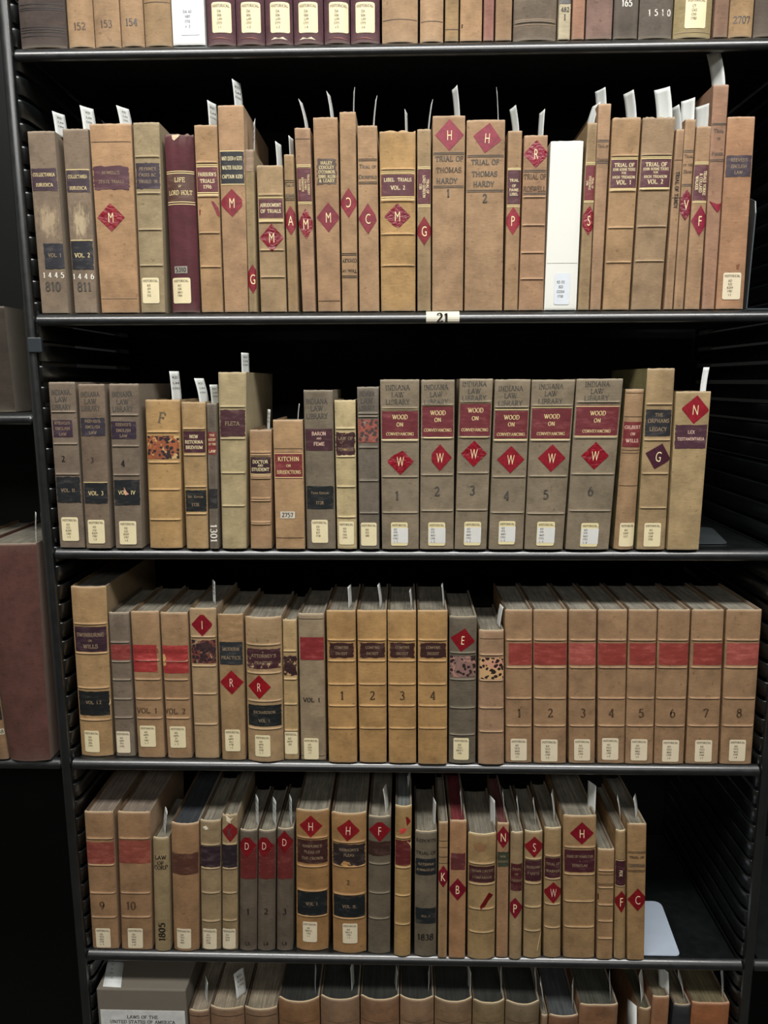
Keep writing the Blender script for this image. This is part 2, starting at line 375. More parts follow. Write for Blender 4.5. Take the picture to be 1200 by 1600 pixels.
# ------------------------------------------------------------------ one bound volume
ROWNAME = {'A': 'top shelf', 'B': 'shelf tagged 21', 'C': 'middle shelf', 'D': 'fourth shelf', 'E': 'fifth shelf', 'F': 'bottom shelf'}
class Book:
    def __init__(s, row, bl, br, tl, tr, ty, by, color, label, feats=(), rnd=0.0, dep=None, page='857F70', kind='book',
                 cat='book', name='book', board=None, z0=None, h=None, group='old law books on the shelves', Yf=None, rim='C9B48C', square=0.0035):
        s.row = row
        s.z0 = SHZ[row]+0.0004 if z0 is None else z0
        Y = D+0.003
        if by is not None:
            Y = min(max(atz(((tl if bl is None else bl)+(tr if br is None else br))/2, by, s.z0).y, D-0.004), D+0.03)
        if Yf is not None: Y = Yf
        s.Yf = Y
        if h is None:
            top = at((tl+tr)/2, ty, Y); s.h = top.z - s.z0
        else: s.h = h
        yt = ty
        g = 0.00035
        yb = by if by is not None else 0
        # x of the four corners of the spine
        def xz(px, py, z):
            # world x at photo column px on height z of the spine plane (py only seeds the search)
            lo, hi = -200.0, 1900.0
            for _ in range(30):
                m = (lo+hi)/2
                if at(px, m, Y).z > z: lo = m
                else: hi = m
            return at(px, m, Y).x
        if tl is not None: s.xt0 = xz(tl, ty, s.z0+s.h)+g; s.xt1 = xz(tr, ty, s.z0+s.h)-g
        s.xb0 = (s.xt0 if bl is None else xz(bl, 0, s.z0)+g); s.xb1 = (s.xt1 if br is None else xz(br, 0, s.z0)-g)
        if tl is None: s.xt0, s.xt1 = s.xb0, s.xb1
        s.w = (s.xt1-s.xt0+s.xb1-s.xb0)/2
        s.dep = dep if dep else min(0.17, max(0.10, s.h*0.62))
        s.b = 0.0012 + s.w*0.20*rnd; s.p = 2.3 if rnd > 0.25 else 5.0
        s.bands = []
        s.org = Vector(((s.xb0+s.xb1)/2, s.Yf+s.dep/2, s.z0))
        s.color = color; s.n = 0
        s.root = empty(name, s.org, label, cat, group)
        for f in feats:
            if f[0] == 'B': s.bands += [s.uv(None, y)[1] for y in f[1:]]
        s.label = label
        s.build(page, board or color, rim, square, any(f[0] == 'TORN' for f in feats))
        for f in feats:
            m = getattr(s, 'f_'+f[0], None)
            if m: m(*f[1:])
    def X(s, u, v):
        a = s.xb0+(s.xt0-s.xb0)*v; b = s.xb1+(s.xt1-s.xb1)*v
        return a+(b-a)*u
    def relief(s, v):
        r = 0.0
        for bv in s.bands:
            d = abs(v-bv)*s.h
            if d < 0.004: r += 0.0015*math.exp(-(d/0.0011)**2)
        return r
    def P(s, u, v, off=0.0):
        q = abs(2*u-1)
        y = s.Yf + s.b*q**s.p - (s.relief(v) if 0.03 < u < 0.97 else 0) - off
        # the ends of the spine round over a little
        e = min(v, 1-v)*s.h
        if e < 0.002: y += 0.0007*(1-e/0.002)**2
        return Vector((s.X(u, v), y, s.z0+v*s.h)) - s.org
    def uv(s, x, y):
        if x is None:
            v = 0.5
            for _ in range(3):
                p = at(0, y, s.Yf); xx = s.X(0.5, v)
                # column that lands on the middle of the spine at this height
                lo, hi = -400.0, 1700.0
                for _k in range(26):
                    m = (lo+hi)/2
                    if at(m, y, s.Yf).x < xx: lo = m
                    else: hi = m
                p = at(m, y, s.Yf); v = (p.z-s.z0)/s.h
            return 0.5, v
        p = at(x, y, s.Yf); v = (p.z-s.z0)/s.h
        a = s.X(0, v); b = s.X(1, v)
        return (p.x-a)/(b-a), v
    def scale(s, y):
        """metres per photo pixel, across and up, at photo row y"""
        a = at(600, y-5, s.Yf); b = at(600, y+5, s.Yf); c = at(610, y, s.Yf); d = at(600, y, s.Yf)
        return (c.x-d.x)/10, (a.z-b.z)/10
    def build(s, page, board, rim, sq, torn):
        NU = 14; vs = []; fs = []; mi = []
        vv = {0.0, 1.0, 0.0012/s.h, 1-0.0012/s.h, 0.003/s.h, 1-0.003/s.h}
        for bv in s.bands:
            for d in (-3.2, -2.2, -1.5, -1.0, -0.5, 0, 0.5, 1.0, 1.5, 2.2, 3.2):
                x = bv+d*0.001/s.h
                if 0.01 < x < 0.99: vv.add(round(x, 5))
        k = 14
        for i in range(1, k):
            x = i/k
            if all(abs(x-b) > 0.012 for b in vv): vv.add(x)
        vv = sorted(vv); n = len(vv)
        uu = [0.5-0.5*math.cos(math.pi*i/NU) for i in range(NU+1)]
        T = min(0.0016, s.w*0.12)
        rr = random.Random(int(s.xb0*1e5))
        jit = [rr.uniform(-1, 1)*(0.0012 if torn else 0.0003) for _ in uu]
        jib = [rr.uniform(-1, 1)*0.0003 for _ in uu]
        for v in vv:
            for i, u in enumerate(uu):
                p = s.P(u, v)
                if v == 1.0: p.z += jit[i]*(1 if 0 < i < NU else 0)
                if v == 0.0: p.z += abs(jib[i])
                vs.append(p)
        M = NU+1
        for j in range(n-1):
            for i in range(NU):
                a = j*M+i; fs.append((a, a+1, a+M+1, a+M)); mi.append(0)
        # inner face rims at top and bottom
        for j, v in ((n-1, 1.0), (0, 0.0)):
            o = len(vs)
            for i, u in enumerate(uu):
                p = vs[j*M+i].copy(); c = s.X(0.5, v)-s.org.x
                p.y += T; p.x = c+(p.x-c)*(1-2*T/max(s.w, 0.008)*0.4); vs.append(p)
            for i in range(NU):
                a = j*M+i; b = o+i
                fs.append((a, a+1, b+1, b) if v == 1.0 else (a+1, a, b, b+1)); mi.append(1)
        o_top = n*M; o_bot = o_top+M
        for i in range(NU):
            fs.append((o_top+i, o_top+i+1, o_bot+i+1, o_bot+i)); mi.append(0)
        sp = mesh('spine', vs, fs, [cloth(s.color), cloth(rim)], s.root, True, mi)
        # boards
        t = min(0.0024, s.w*0.14)
        ye = s.Yf+s.b+0.0002
        for side in (0, 1):
            V = []
            for v in (0.001, 1.0):
                x = s.X(side, v)-s.org.x; dx = t if side == 0 else -t
                z = v*s.h
                prof = [(x, ye), (x, ye+0.004), (x+(-0.0000)*1, ye+0.006), (x, s.Yf+s.dep-0.001), (x+dx*0.5, s.Yf+s.dep), (x+dx, s.Yf+s.dep-0.001), (x+dx, ye+0.003), (x+dx, ye)]
                V += [(px, py-s.org.y, z) for px, py in prof]
            m = 8; F = [(i, (i+1) % m, m+(i+1) % m, m+i) for i in range(m)] + [tuple(range(m))[::-1], tuple(range(m, 2*m))]
            mesh('cover_board', V, F, [cloth(board), cloth('564C40')], s.root, False, [0]*(m+1)+[1])
        # block of pages, following the hollow of the spine
        V = []; K = 10
        a = (t+0.0003)/s.w
        for v, zz in ((0, sq), (1, s.h-sq)):
            vz = zz/s.h
            for i in range(K+1):
                u = a+(1-2*a)*i/K; p = s.P(u, vz); p.y = s.Yf+s.b*abs(2*u-1)**s.p+T+0.0003-s.org.y; V.append(p)
            for u in (1-a, 0.5, a):
                V.append(Vector((s.X(u, vz)-s.org.x, s.Yf+s.dep-(0.004 if u != 0.5 else 0.0055)-s.org.y, zz)))
        m = K+4; F = [(i, (i+1) % m, m+(i+1) % m, m+i) for i in range(m)] + [tuple(range(m))[::-1], tuple(range(m, 2*m))]
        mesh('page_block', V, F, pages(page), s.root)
    # --- things laid on the spine
    def off(s):
        s.n += 1; return 0.00022+0.00010*s.n
    def patch(s, name, rows, mat, parent=None, off=None, smooth=True, nu=8, label=None):
        """rows: list of (v, u0, u1) or per-row lists of (u, v)"""
        off = s.off() if off is None else off
        vs = []; fs = []
        for row in rows:
            for u, v in row:
                vs.append(s.P(min(max(u, 0.004), 0.996), min(max(v, 0.002), 0.998), off))
        M = len(rows[0])
        for j in range(len(rows)-1):
            for i in range(M-1):
                a = j*M+i; fs.append((a, a+M, a+M+1, a+1))
        o = mesh(name, vs, fs, mat, parent or s.root, smooth)
        if label: o['label'] = label
        return o
    def rect(s, name, u0, u1, v0, v1, mat, jag=0.0, parent=None, off=None, corner=0.0, label=None, nu=9, seed=0):
        """v0 top, v1 bottom"""
        nv = max(3, int(abs(v0-v1)*s.h/0.0016)); rr = random.Random(seed+int(u0*997+v0*9973+s.n*31))
        nv = min(nv, 30)
        jag *= 0.7; jt = [rr.uniform(-1, 1)*jag for _ in range(nu+1)]; jb = [rr.uniform(-1, 1)*jag for _ in range(nu+1)]
        jl = [rr.uniform(-1, 1)*jag for _ in range(nv+1)]; jr = [rr.uniform(-1, 1)*jag for _ in range(nv+1)]
        rows = []
        H = abs(v0-v1)*s.h; Wd = (u1-u0)*s.w
        ts = [j/nv for j in range(nv+1)]
        if corner: ts = sorted(set(ts+[c*corner/H for c in (0.1, 0.3, 0.6, 1.0)]+[1-c*corner/H for c in (0.1, 0.3, 0.6, 1.0)]))
        for t in ts:
            j = min(nv, int(t*nv)); ins = 0.0
            if corner:
                d = min(t, 1-t)*H
                if d < corner: ins = (corner-math.sqrt(max(0, corner**2-(corner-d)**2)))/s.w
            a = u0+ins+jl[j]/s.w; b = u1-ins+jr[j]/s.w; row = []
            for i in range(nu+1):
                tt = jt[i]*(1-t)+jb[i]*t
                row.append((a+(b-a)*i/nu, v0+(v1-v0)*t+tt/s.h))
            rows.append(row)
        return s.patch(name, rows, mat, parent, off, label=label)
    def texts(s, name, items, mat, parent, off):
        """items: (string, u, v, cap height m, width scale, rotation, max width m)"""
        V, F = [], []
        for st, u, v, ch, ws, rot, mw, bold in items:
            gv, gf, gw = glyphs(st, bold)
            if not gv: continue
            k = ws
            if mw and gw*ch*k > mw: k = mw/(gw*ch)
            o = len(V); c, sn = math.cos(rot), math.sin(rot)
            wloc = s.X(1, v)-s.X(0, v)
            for x, y in gv:
                a = x*ch*k; b = y*ch
                dx = a*c-b*sn; dz = a*sn+b*c
                V.append(s.P(min(max(u+dx/wloc, 0.006), 0.994), min(max(v+dz/s.h, .002), .998), off))
            F += [tuple(i+o for i in f) for f in gf]
        if V: return mesh(name, V, F, mat, parent)
    def f_L(s, y0, y1, color, lines=(), tc='gold', x=None, jag=0.0003, gilt=(), size=None, wear=0.30, chips=None, vert=None, bold=0.012, name='title_label'):
        xm = (s.root and 0)
        if x: (u0, v0), (u1, v1) = s.uv(x[0], y0), s.uv(x[1], y1)
        else: u0, u1 = 0.035, 0.965
        v0 = s.uv(None, y0)[1]; v1 = s.uv(None, y1)[1]
        off = s.off()
        lab = s.rect(name, u0, u1, v0, v1, leather(color, chips), jag, None, off)
        mx, mz = s.scale((y0+y1)/2); items = []; wl = (u1-u0)*s.w
        if vert:
            k = len(vert); Hh = abs(v0-v1)*s.h
            for i, st in enumerate(vert):
                u = u1-(u1-u0)*(i+0.5)/k*0.86-(u1-u0)*0.07
                ch = min(wl/k*0.62, 0.0042)
                items.append((st, u, (v0+v1)/2, ch, 0.9, -math.pi/2, Hh*0.86, bold))
        for ln in lines:
            st, y = ln[0], ln[1]; sz = ln[2] if len(ln) > 2 else (size or 7)
            uc = (u0+u1)/2; v = s.uv(None, y)[1]
            items.append((st, uc, v, sz*mz*0.84, 0.95, 0, wl*0.88, bold))
        if items: s.texts('lettering', items, ink(tc, wear), lab, off+0.00022)
        for y in gilt:
            v = s.uv(None, y)[1]; d = 0.00045/s.h
            s.rect('gilt_rule', 0.02, 0.98, v+d, v-d, ink('gold', 0.25), 0, None, off+0.0001)
    def f_D(s, cx, cy, hw, hh, ch, rot=0, color='94202F', crinkle=False, wear=0.0, clip=None, tc='cream', fs=1.0, lrot=0):
        off = s.off(); mx, mz = s.scale(cy); uc, vc = s.uv(cx, cy)
        cr, sr = math.cos(R(rot)), math.sin(R(rot))
        pts = [(0, hh*mz), (hw*mx, 0), (0, -hh*mz), (-hw*mx, 0)]
        pts = [(x*cr-y*sr, x*sr+y*cr) for x, y in pts]
        if clip:                # cut off corners: list of (nx, ny, d) half planes in pixels
            for nx, ny, d in clip:
                out = []; n = len(pts)
                for i in range(n):
                    a, b = pts[i], pts[(i+1) % n]
                    da = a[0]/mx*nx+a[1]/mz*ny-d; db = b[0]/mx*nx+b[1]/mz*ny-d
                    if da <= 0: out.append(a)
                    if da*db < 0:
                        t = da/(da-db); out.append((a[0]+(b[0]-a[0])*t, a[1]+(b[1]-a[1])*t))
                pts = out
        wl = s.X(1, vc)-s.X(0, vc)
        ztop = max(p[1] for p in pts); zbot = min(p[1] for p in pts); nv = 16; rows = []
        for j in range(nv+1):
            z = ztop+(zbot-ztop)*min(max(j/nv, 0.0005), 0.9995); xs = []
            for i in range(len(pts)):
                a, b = pts[i], pts[(i+1) % len(pts)]
                if (a[1]-z)*(b[1]-z) <= 0 and abs(a[1]-b[1]) > 1e-9:
                    xs.append(a[0]+(b[0]-a[0])*(z-a[1])/(b[1]-a[1]))
            a = uc+min(xs)/wl; b = uc+max(xs)/wl
            a = min(max(a, 0.004), 0.996); b = min(max(b, 0.004), 0.996)
            rows.append([(a+(b-a)*i/8, vc+z/s.h) for i in range(9)])
        st = s.patch('letter_sticker', rows, sticker(color, crinkle), None, off)
        if ch:
            s.texts('lettering', [(ch, min(max(uc, 0.12), 0.88), vc, (16.5 if s.row in 'ABC' else 14)*fs*mz, 0.58, R(rot*0.5+lrot), (11 if s.row in 'ABC' else 9.5)*mx, 0.0)], ink(tc, 0.28 if crinkle or wear else 0), st, off+0.0003)
    def f_C(s, x0, y0, x1, y1, lines=('HISTORICAL', 'KD', '533', 'R259', '1787'), kind='cream', gloss=False):
        off = s.off()+0.0001
        (u0, v0) = s.uv(x0, (y0+y1)/2); (u1, _) = s.uv(x1, (y0+y1)/2); v0 = s.uv((x0+x1)/2, y0)[1]; v1 = s.uv((x0+x1)/2, y1)[1]
        col = {'cream': 'E9DBB2', 'pale': 'E4D6B8', 'white': 'DDE3EA', 'both': 'E6D8A8'}[kind]
        lab = s.rect('call_number_label', max(u0, 0.01), min(u1, 0.99), v0, v1, plain('call_label_paper', col, 0.35 if gloss else 0.55, 0.35, 0.04), 0, None, off, 0.0022)
        mx, mz = s.scale((y0+y1)/2); H = abs(v0-v1); items = []; n = len(lines)
        hdr = lines and lines[0] == 'HISTORICAL'
        if kind == 'both':
            a, b = v0+(v1-v0)*0.24, v0+(v1-v0)*0.88
            s.rect('paper_overlay', u0+(u1-u0)*0.03, u1+0.01, a, b, plain('white_overlay_paper', 'DCDBD6', 0.6, 0.3, 0.04), 0, lab, off+0.00015)
        for i, st in enumerate(lines):
            if hdr and i == 0:
                items.append((st, (u0+u1)/2, v0+(v1-v0)*0.12, H*s.h*0.085, 0.95, 0, (u1-u0)*s.w*0.88, 0.01))
            else:
                k = i-(1 if hdr else 0); m = n-(1 if hdr else 0)
                t = (0.30+0.13*k) if hdr else (0.28+0.15*k)
                items.append((st, u0+(u1-u0)*(0.40 if kind != 'both' else 0.27), v0+(v1-v0)*t, H*s.h*0.08, 1.0, 0, (u1-u0)*s.w*0.5, 0.01))
        s.texts('lettering', items, ink('type', 0.25), lab, off+0.00035)
    def f_T(s, st, y, size=8, color='brown', x=None, wear=0.3, rot=0, ws=1.0, name='stamped_lettering', bold=0.03, mw=None):
        mx, mz = s.scale(y); u, v = s.uv(x, y)
        s.texts(name, [(st, u, v, size*mz, ws, R(rot), (mw*mx if mw else s.w*0.93), bold)], ink(color, wear), s.root, s.off())
    def f_I(s, y1, y2, y3, color='grey', wear=0.38, dx=0.0):
        """library ownership stamp in three lines"""
        items = []; mx, mz = s.scale(y2)
        for st, y in (('INDIANA', y1), ('LAW', y2), ('LIBRARY', y3)):
            items.append((st, 0.45+dx, s.uv(None, y)[1], 8*mz, 0.9, R(1), s.w*0.74, 0.04))
        s.texts('stamped_lettering', items, ink(color, wear), s.root, s.off())
    def f_G(s, color, *ys):
        off = s.off()
        for y in ys:
            V, F = [], []
            v = s.uv(None, y)[1]; d = 0.00035/s.h
            for sg in (1, -1):
                for i in range(11): V.append(s.P(0.02+0.96*i/10, v+sg*d, off))
            o = len(V)-22
            F += [(o+i, o+i+1, o+12+i, o+11+i) for i in range(10)]
            mesh('ruled_line', V, F, ink(color, 0.26), s.root)
    def f_M(s, y0, y1, kind, x=None, jag=0.0005):
        u0, u1 = 0.03, 0.97
        if x: u0 = s.uv(x[0], y0)[0]; u1 = s.uv(x[1], y0)[0]
        s.rect('label_remnant', u0, u1, s.uv(None, y0)[1], s.uv(None, y1)[1], marble(kind), jag)
    def f_W(s, y0, y1, color='BFA98A'):
        s.rect('rubbed_patch', 0.06, 0.94, s.uv(None, y0)[1], s.uv(None, y1)[1], scratch(color), 0)
    def f_K(s, y0, y1, color, x=None, jag=0.0004, name='colour_patch', corner=0.0):
        u0, u1 = 0.01, 0.99
        if x: u0 = s.uv(x[0], (y0+y1)/2)[0]; u1 = s.uv(x[1], (y0+y1)/2)[0]
        s.rect(name, u0, u1, s.uv(None, y0)[1], s.uv(None, y1)[1], leather(color), jag, corner=corner)
    def f_X(s, color, pts, name='sticker_scrap'):
        off = s.off(); Q = [s.uv(x, y) for x, y in pts]; n = len(Q)
        cu = sum(q[0] for q in Q)/n; cv = sum(q[1] for q in Q)/n; V = []; K = 4
        for k in range(K):
            t = 1-k/K
            V += [s.P(min(max(cu+(u-cu)*t, .004), .996), cv+(v-cv)*t, off) for u, v in Q]
        V.append(s.P(cu, cv, off)); F = []
        for k in range(K-1):
            F += [(k*n+i, k*n+(i+1) % n, (k+1)*n+(i+1) % n, (k+1)*n+i) for i in range(n)]
        F += [((K-1)*n+i, (K-1)*n+(i+1) % n, K*n) for i in range(n)]
        mesh(name, V, F, sticker(color, False) if name == 'sticker_scrap' else plain('bare_leather', color, 0.8), s.root)
    def f_N(s, st, x0, x1, y0, y1, bg='9A9388', tc='dark'):
        """little number tag"""
        off = s.off(); (u0, va), (u1, vb) = s.uv(x0, y0), s.uv(x1, y1)
        t = s.rect('number_tag', u0, u1, va, vb, plain('tag_paper', bg, 0.6), 0.0001, None, off)
        s.texts('lettering', [(st, (u0+u1)/2, (va+vb)/2, abs(va-vb)*s.h*0.62, 1.0, 0, (u1-u0)*s.w*0.92, 0.03)], ink(tc), t, off+0.0002)
    def f_V(s, st):
        v0, v1 = 0.50, 0.88
        s.texts('stamped_lettering', [(st, 0.5, (v0+v1)/2-0.02, 0.0042, 0.9, -math.pi/2, (v1-v0)*s.h, 0.03)], ink('dark', 0.3), s.root, s.off())
    def f_TORN(s): pass

# ------------------------------------------------------------------ paper slips
def slip(row, xb, yb, xt, yt, w, near, label, text=False, Y=None, flat=False, gname='white paper slips standing in the books'):
    """strip of paper standing out of a book: base and tip positions, apparent width, which long edge is nearer"""
    Y0 = (D+0.014) if Y is None else Y
    b = at(xb, yb, Y0); tp = at(xt, yt, Y0)
    real = 0.021 if not flat else 0.0
    px = (at(xb+1, yb, Y0).x-at(xb, yb, Y0).x)
    wx = w*px
    wy = 0.0 if flat else math.sqrt(max(0.0001, real**2-wx**2))*near*0.75
    # tip of the slip: long edge nearer to the viewer on one side
    n = 8; V = []; F = []; m = 4
    drop = 0.001
    H = tp.z-b.z+drop
    bend = (tp.x-b.x)
    for j in range(n+1):
        t = j/n
        cx = b.x + bend*(t**1.6) + 0; cy = Y0 - 0.002*t*t; cz = b.z-drop+H*t
        for i in range(m+1):
            k = i/m-0.5
            curl = 0.0012*(1-(2*k)**2)
            V.append(Vector((cx+wx*k, cy+(wy*k)+curl+0.5*abs(wy), cz)))
    for j in range(n):
        for i in range(m):
            a = j*(m+1)+i; F.append((a, a+1, a+m+2, a+m+1))
    org = Vector((b.x, Y0, b.z-drop))
    o = mesh('paper_slip', [v-org for v in V], F, plain('slip_paper', 'DDE0DC', 0.75, 0.2, 0.05), None, True, loc=org)
    sd = o.modifiers.new('thickness', 'SOLIDIFY'); sd.thickness = 0.00018
    tag(o, label, 'bookmark', gname)
    if text:
        items = []; VV, FF = [], []
        for q, (st, t) in enumerate((('KD', 0.80), ('.L44', 0.62), ('1791', 0.44))):
            gv, gf, gw = glyphs(st, 0.02); ch = abs(H)*0.07
            kx = min(1.0, abs(wx)*0.8/(gw*ch)) ; o0 = len(VV)
            for x, y in gv:
                k = x*ch*kx/wx; tt = t+y*ch/H
                VV.append(Vector((b.x+bend*tt**1.6+wx*k, Y0-0.002*tt*tt+wy*k+0.0012*(1-(2*k)**2)+0.5*abs(wy)-0.0005, b.z-drop+H*tt))-org)
            FF += [tuple(i+o0 for i in f) for f in gf]
        mesh('lettering', VV, FF, ink('grey', 0.3), o)
    return o

# ------------------------------------------------------------------ the bookcase
paint = plain('wall_paint', '#A9A59B', 0.85, 0.2, 0.04, 6)
for nm, bx_, mt in (('floor', (-2.5, 2.5, -3.0, 1.9, -0.05, 0.0), plain('floor_covering', '#4A4742', 0.8, 0.2, 0.1, 8)), ('ceiling', (-2.5, 2.5, -3.0, 1.9, 3.0, 3.05), plain('ceiling_paint', '#C9C7C0', 0.85, 0.2, 0.03, 6)),
                    ('wall_left', (-2.55, -2.5, -3.0, 1.9, 0, 3.0), paint), ('wall_right', (2.5, 2.55, -3.0, 1.9, 0, 3.0), paint), ('wall_rear', (-2.5, 2.5, -3.05, -3.0, 0, 3.0), paint), ('wall_front', (-2.5, 2.5, 1.9, 1.95, 0, 3.0), paint)):
    o = mesh(nm, *box(*bx_), mt); o['kind'] = 'structure'
for yy, wd in ((-0.05, 0.30), (-1.9, 0.60)):
    o = mesh('ceiling_light', *box(-1.22, 1.22, yy-wd/2-0.01, yy+wd/2+0.01, 2.93, 3.0), plain('lamp_housing', '#E0E0DC', 0.5), None)
    tag(o, 'white ceiling light housing above the aisle, out of the frame, %s the camera' % ('over' if yy > -1 else 'behind'), 'ceiling light')
BACK = D+0.30
steel = black_steel()
def lip_profile(z, y1):
    pts = [(0.0068, 0.0), (0.0048, -0.0004), (0.0026, -0.0015), (0.0006, -0.0032), (-0.0010, -0.0053), (-0.0019, -0.0076), (-0.0020, -0.0100), (-0.0013, -0.0125), (0.0008, -0.0144), (0.004, -0.015), (0.006, -0.0145)]
    return [(y1, z-0.0004), (D+0.0085, z-0.0003)] + [(D+a, z+b) for a, b in pts] + [(D+0.0065, z-0.0035), (D+0.0085, z-0.0035), (y1, z-0.0035)]
def shelf(x0, x1, z, label, grp='black steel shelves'):
    cx = (x0+x1)/2
    o = empty('steel_shelf', (cx, D+0.15, z), label, 'shelf', grp)
    pr = [(y-D-0.15, zz-z) for y, zz in lip_profile(z, BACK-0.004)]
    # end corners of the rolled front edge are rounded off
    v, f = extrude_x(pr, x0-cx+0.003, x1-cx-0.003)
    # behind the rolled edge the plate is notched to clear the uprights
    v = [(x-math.copysign(0.0065, x) if y+D+0.15 > D+0.008 else x, y, zz) for x, y, zz in v]
    n = len(pr); v = list(v)
    f = f[:-2]
    sp_ = mesh('shelf_plate', v, f, steel, o, True)
    sp_.data.polygons[n-1].use_smooth = False
    for q in sp_.data.polygons:
        if q.index >= 12 or q.index <= 1: q.use_smooth = False
    caps = []
    for sx, xe in ((-1, x0-cx), (1, x1-cx)):
        V = []
        for k, dx in ((0, 0.003), (0.5, 0.0012), (0.86, 0.0003)):
            for y, zz in pr[2:14]: V.append((xe-sx*dx, y*(1)+(0.004*k*0.6), zz*(1-0.25*k)-0.0025*k*0.6))
        m = 12; F = []
        for j in range(2):
            F += [(j*m+i, j*m+i+1, (j+1)*m+i+1, (j+1)*m+i) for i in range(m-1)]
        F.append(tuple(range(2*m, 3*m)))
        mesh('shelf_end', V, F, steel, o)
    return o
shelf_lab = {'A': 'black steel shelf at the top of the case under the numbered volumes', 'B': 'black steel shelf with the number tag 21 on its front edge',
             'C': 'black steel shelf directly below the row of grey conveyancing volumes', 'D': 'black steel shelf under the red-labelled volumes numbered 1 to 8',
             'E': 'black steel shelf holding the pale grey metal bookend', 'F': 'black steel shelf at the bottom of the case under the dark slipcase'}
for k in 'ABCDEF':
    sh = shelf(XL, XR, SHZ[k], shelf_lab[k])
    if k == 'B':
        a = at(666, 488, D-0.003); b = at(718, 505, D-0.003); o = sh.location
        V = []; F = []
        pr = [(y, z) for y, z in lip_profile(SHZ['B'], BACK)[3:12]]
        for xx in (a.x, b.x):
            for y, z in pr: V.append((xx-o.x, y-0.0004-o.y, z-o.z+0.0002))
        n = len(pr); F = [(i, i+1, n+i+1, n+i) for i in range(n-1)]
        t = mesh('shelf_number_tag', V, F, plain('tag_card', '#DDD8C6', 0.5, 0.3, 0.06), sh); t['label'] = 'cream paper tag printed 21'
        gv, gf, gw = glyphs('21', 0.05); c = at(691, 496.5, D-0.0034)
        mesh('lettering', [(c.x+x*0.0105*1.25-o.x, D-0.0031-o.y, c.z+y*0.0105-o.z) for x, y in gv], gf, ink('dark'), t)
# back sheets
for i, (xa, xb) in enumerate(((XL-0.75, XL-0.012), (XL-0.010, XR+0.010), (XR+0.012, XR+0.5))):
    v, f = box(xa, xb, BACK+0.014, BACK+0.016, 0.02, 2.35)
    o = mesh('back_panel', v, f, plain('dark_back_sheet', '#070808', 0.55, 0.3, 0.1), None)
    tag(o, ['black back sheet of the neighbouring case on the left', 'black back sheet behind the five rows of law books', 'black back sheet of the neighbouring case on the right'][i], 'back panel')

PIT = 0.0254
def upright(c, label):
    root = empty('slotted_upright', (c, D+0.15, 0.0), label, 'upright', 'slotted black uprights of the bookcase')
    yo = D+0.15
    # front post: closed rounded bar
    pr = []
    for i in range(9):
        a = math.pi*i/8; pr.append((-0.0062*math.cos(a), -0.0035*math.sin(a)))
    ring = [(x, D-0.0005+y-yo) for x, y in pr]+[(0.0062, D+0.009-yo), (-0.0062, D+0.009-yo)]
    n = len(ring); V = [(x, y, 0.0) for x, y in ring]+[(x, y, 2.35) for x, y in ring]
    mesh('front_post', V, [(i, (i+1) % n, n+(i+1) % n, n+i) for i in range(n)]+[], steel, root, True)
    for sg, nm in ((-1, 'left'), (1, 'right')):
        # slotted sheet: the front corner rolls round, the sheet runs back to the rear post
        path = []
        for i in range(7):
            a = math.pi/2*i/6
            path.append((0.0062+0.0062*math.sin(a), D+0.0035+0.0185*(1-math.cos(a))))
        path = [(x, y) for x, y in path]+[(0.0124, D+0.06), (0.0124, BACK+0.010)]
        T = 0.0013
        inner = [(x-T*(0.3+0.7*min(1, i/6)), y+T*(1-min(1, i/6))) for i, (x, y) in enumerate(path)]
        V, F = [], []
        z = 0.0
        zs = SHZ['A']-0.0045+0.0065
        k0 = int((zs-0.05)/PIT); start = zs-k0*PIT
        cnt = 0
        zz = start
        while zz < 2.32:
            za, zb = zz, zz+PIT-0.0058
            o = len(V); m = len(path)
            fl = 0.0008      # lower lip of each slot is pressed outward and catches the light
            for q, zq in ((0, za), (0.0, zb-0.0022), (1, zb)):
                for (x, y) in path: V.append((sg*(x+fl*q*0.5), y-yo-(fl*q*0.6 if y < D+0.02 else 0), zq))
            for zq in (zb, za):
                for (x, y) in inner: V.append((sg*x, y-yo, zq))
            for j in range(4):
                F += [(o+j*m+i, o+j*m+i+1, o+(j+1)*m+i+1, o+(j+1)*m+i) for i in range(m-1)]
            F += [(o+4*m+i, o+4*m+i+1, o+i+1, o+i) for i in range(m-1)]
            zz += PIT
        ss = mesh('slotted_side', V, F, steel, root, False)
        m = len(path)-1
        for q in ss.data.polygons:
            if (q.index % (5*m)) < 2*m: q.use_smooth = True
    v, f = box(-0.011, 0.011, BACK+0.0-yo, BACK+0.012-yo, 0.0, 2.35)
    mesh('rear_post', v, f, steel, root)
    return root
CL = XL-0.0064; CR = XR+0.0064
upright(CL, 'slotted black upright on the left with a small grey plastic clip')
upright(CR, 'slotted black upright on the right beside the empty shelf ends')
# clip on the left upright
p = at(53, 539, D-0.006)
v, f = box(-0.0085, 0.0085, -0.0015, 0.004, -0.009, 0.009)
o = mesh('plastic_clip', v, f, plain('grey_plastic', '#33393D', 0.35, 0.5, 0.05), None, loc=(p.x+0.001, D-0.0055, p.z))
bv = o.modifiers.new('b', 'BEVEL'); bv.width = 0.0012; bv.segments = 2
tag(o, 'small grey plastic clip on the left slotted upright', 'clip')

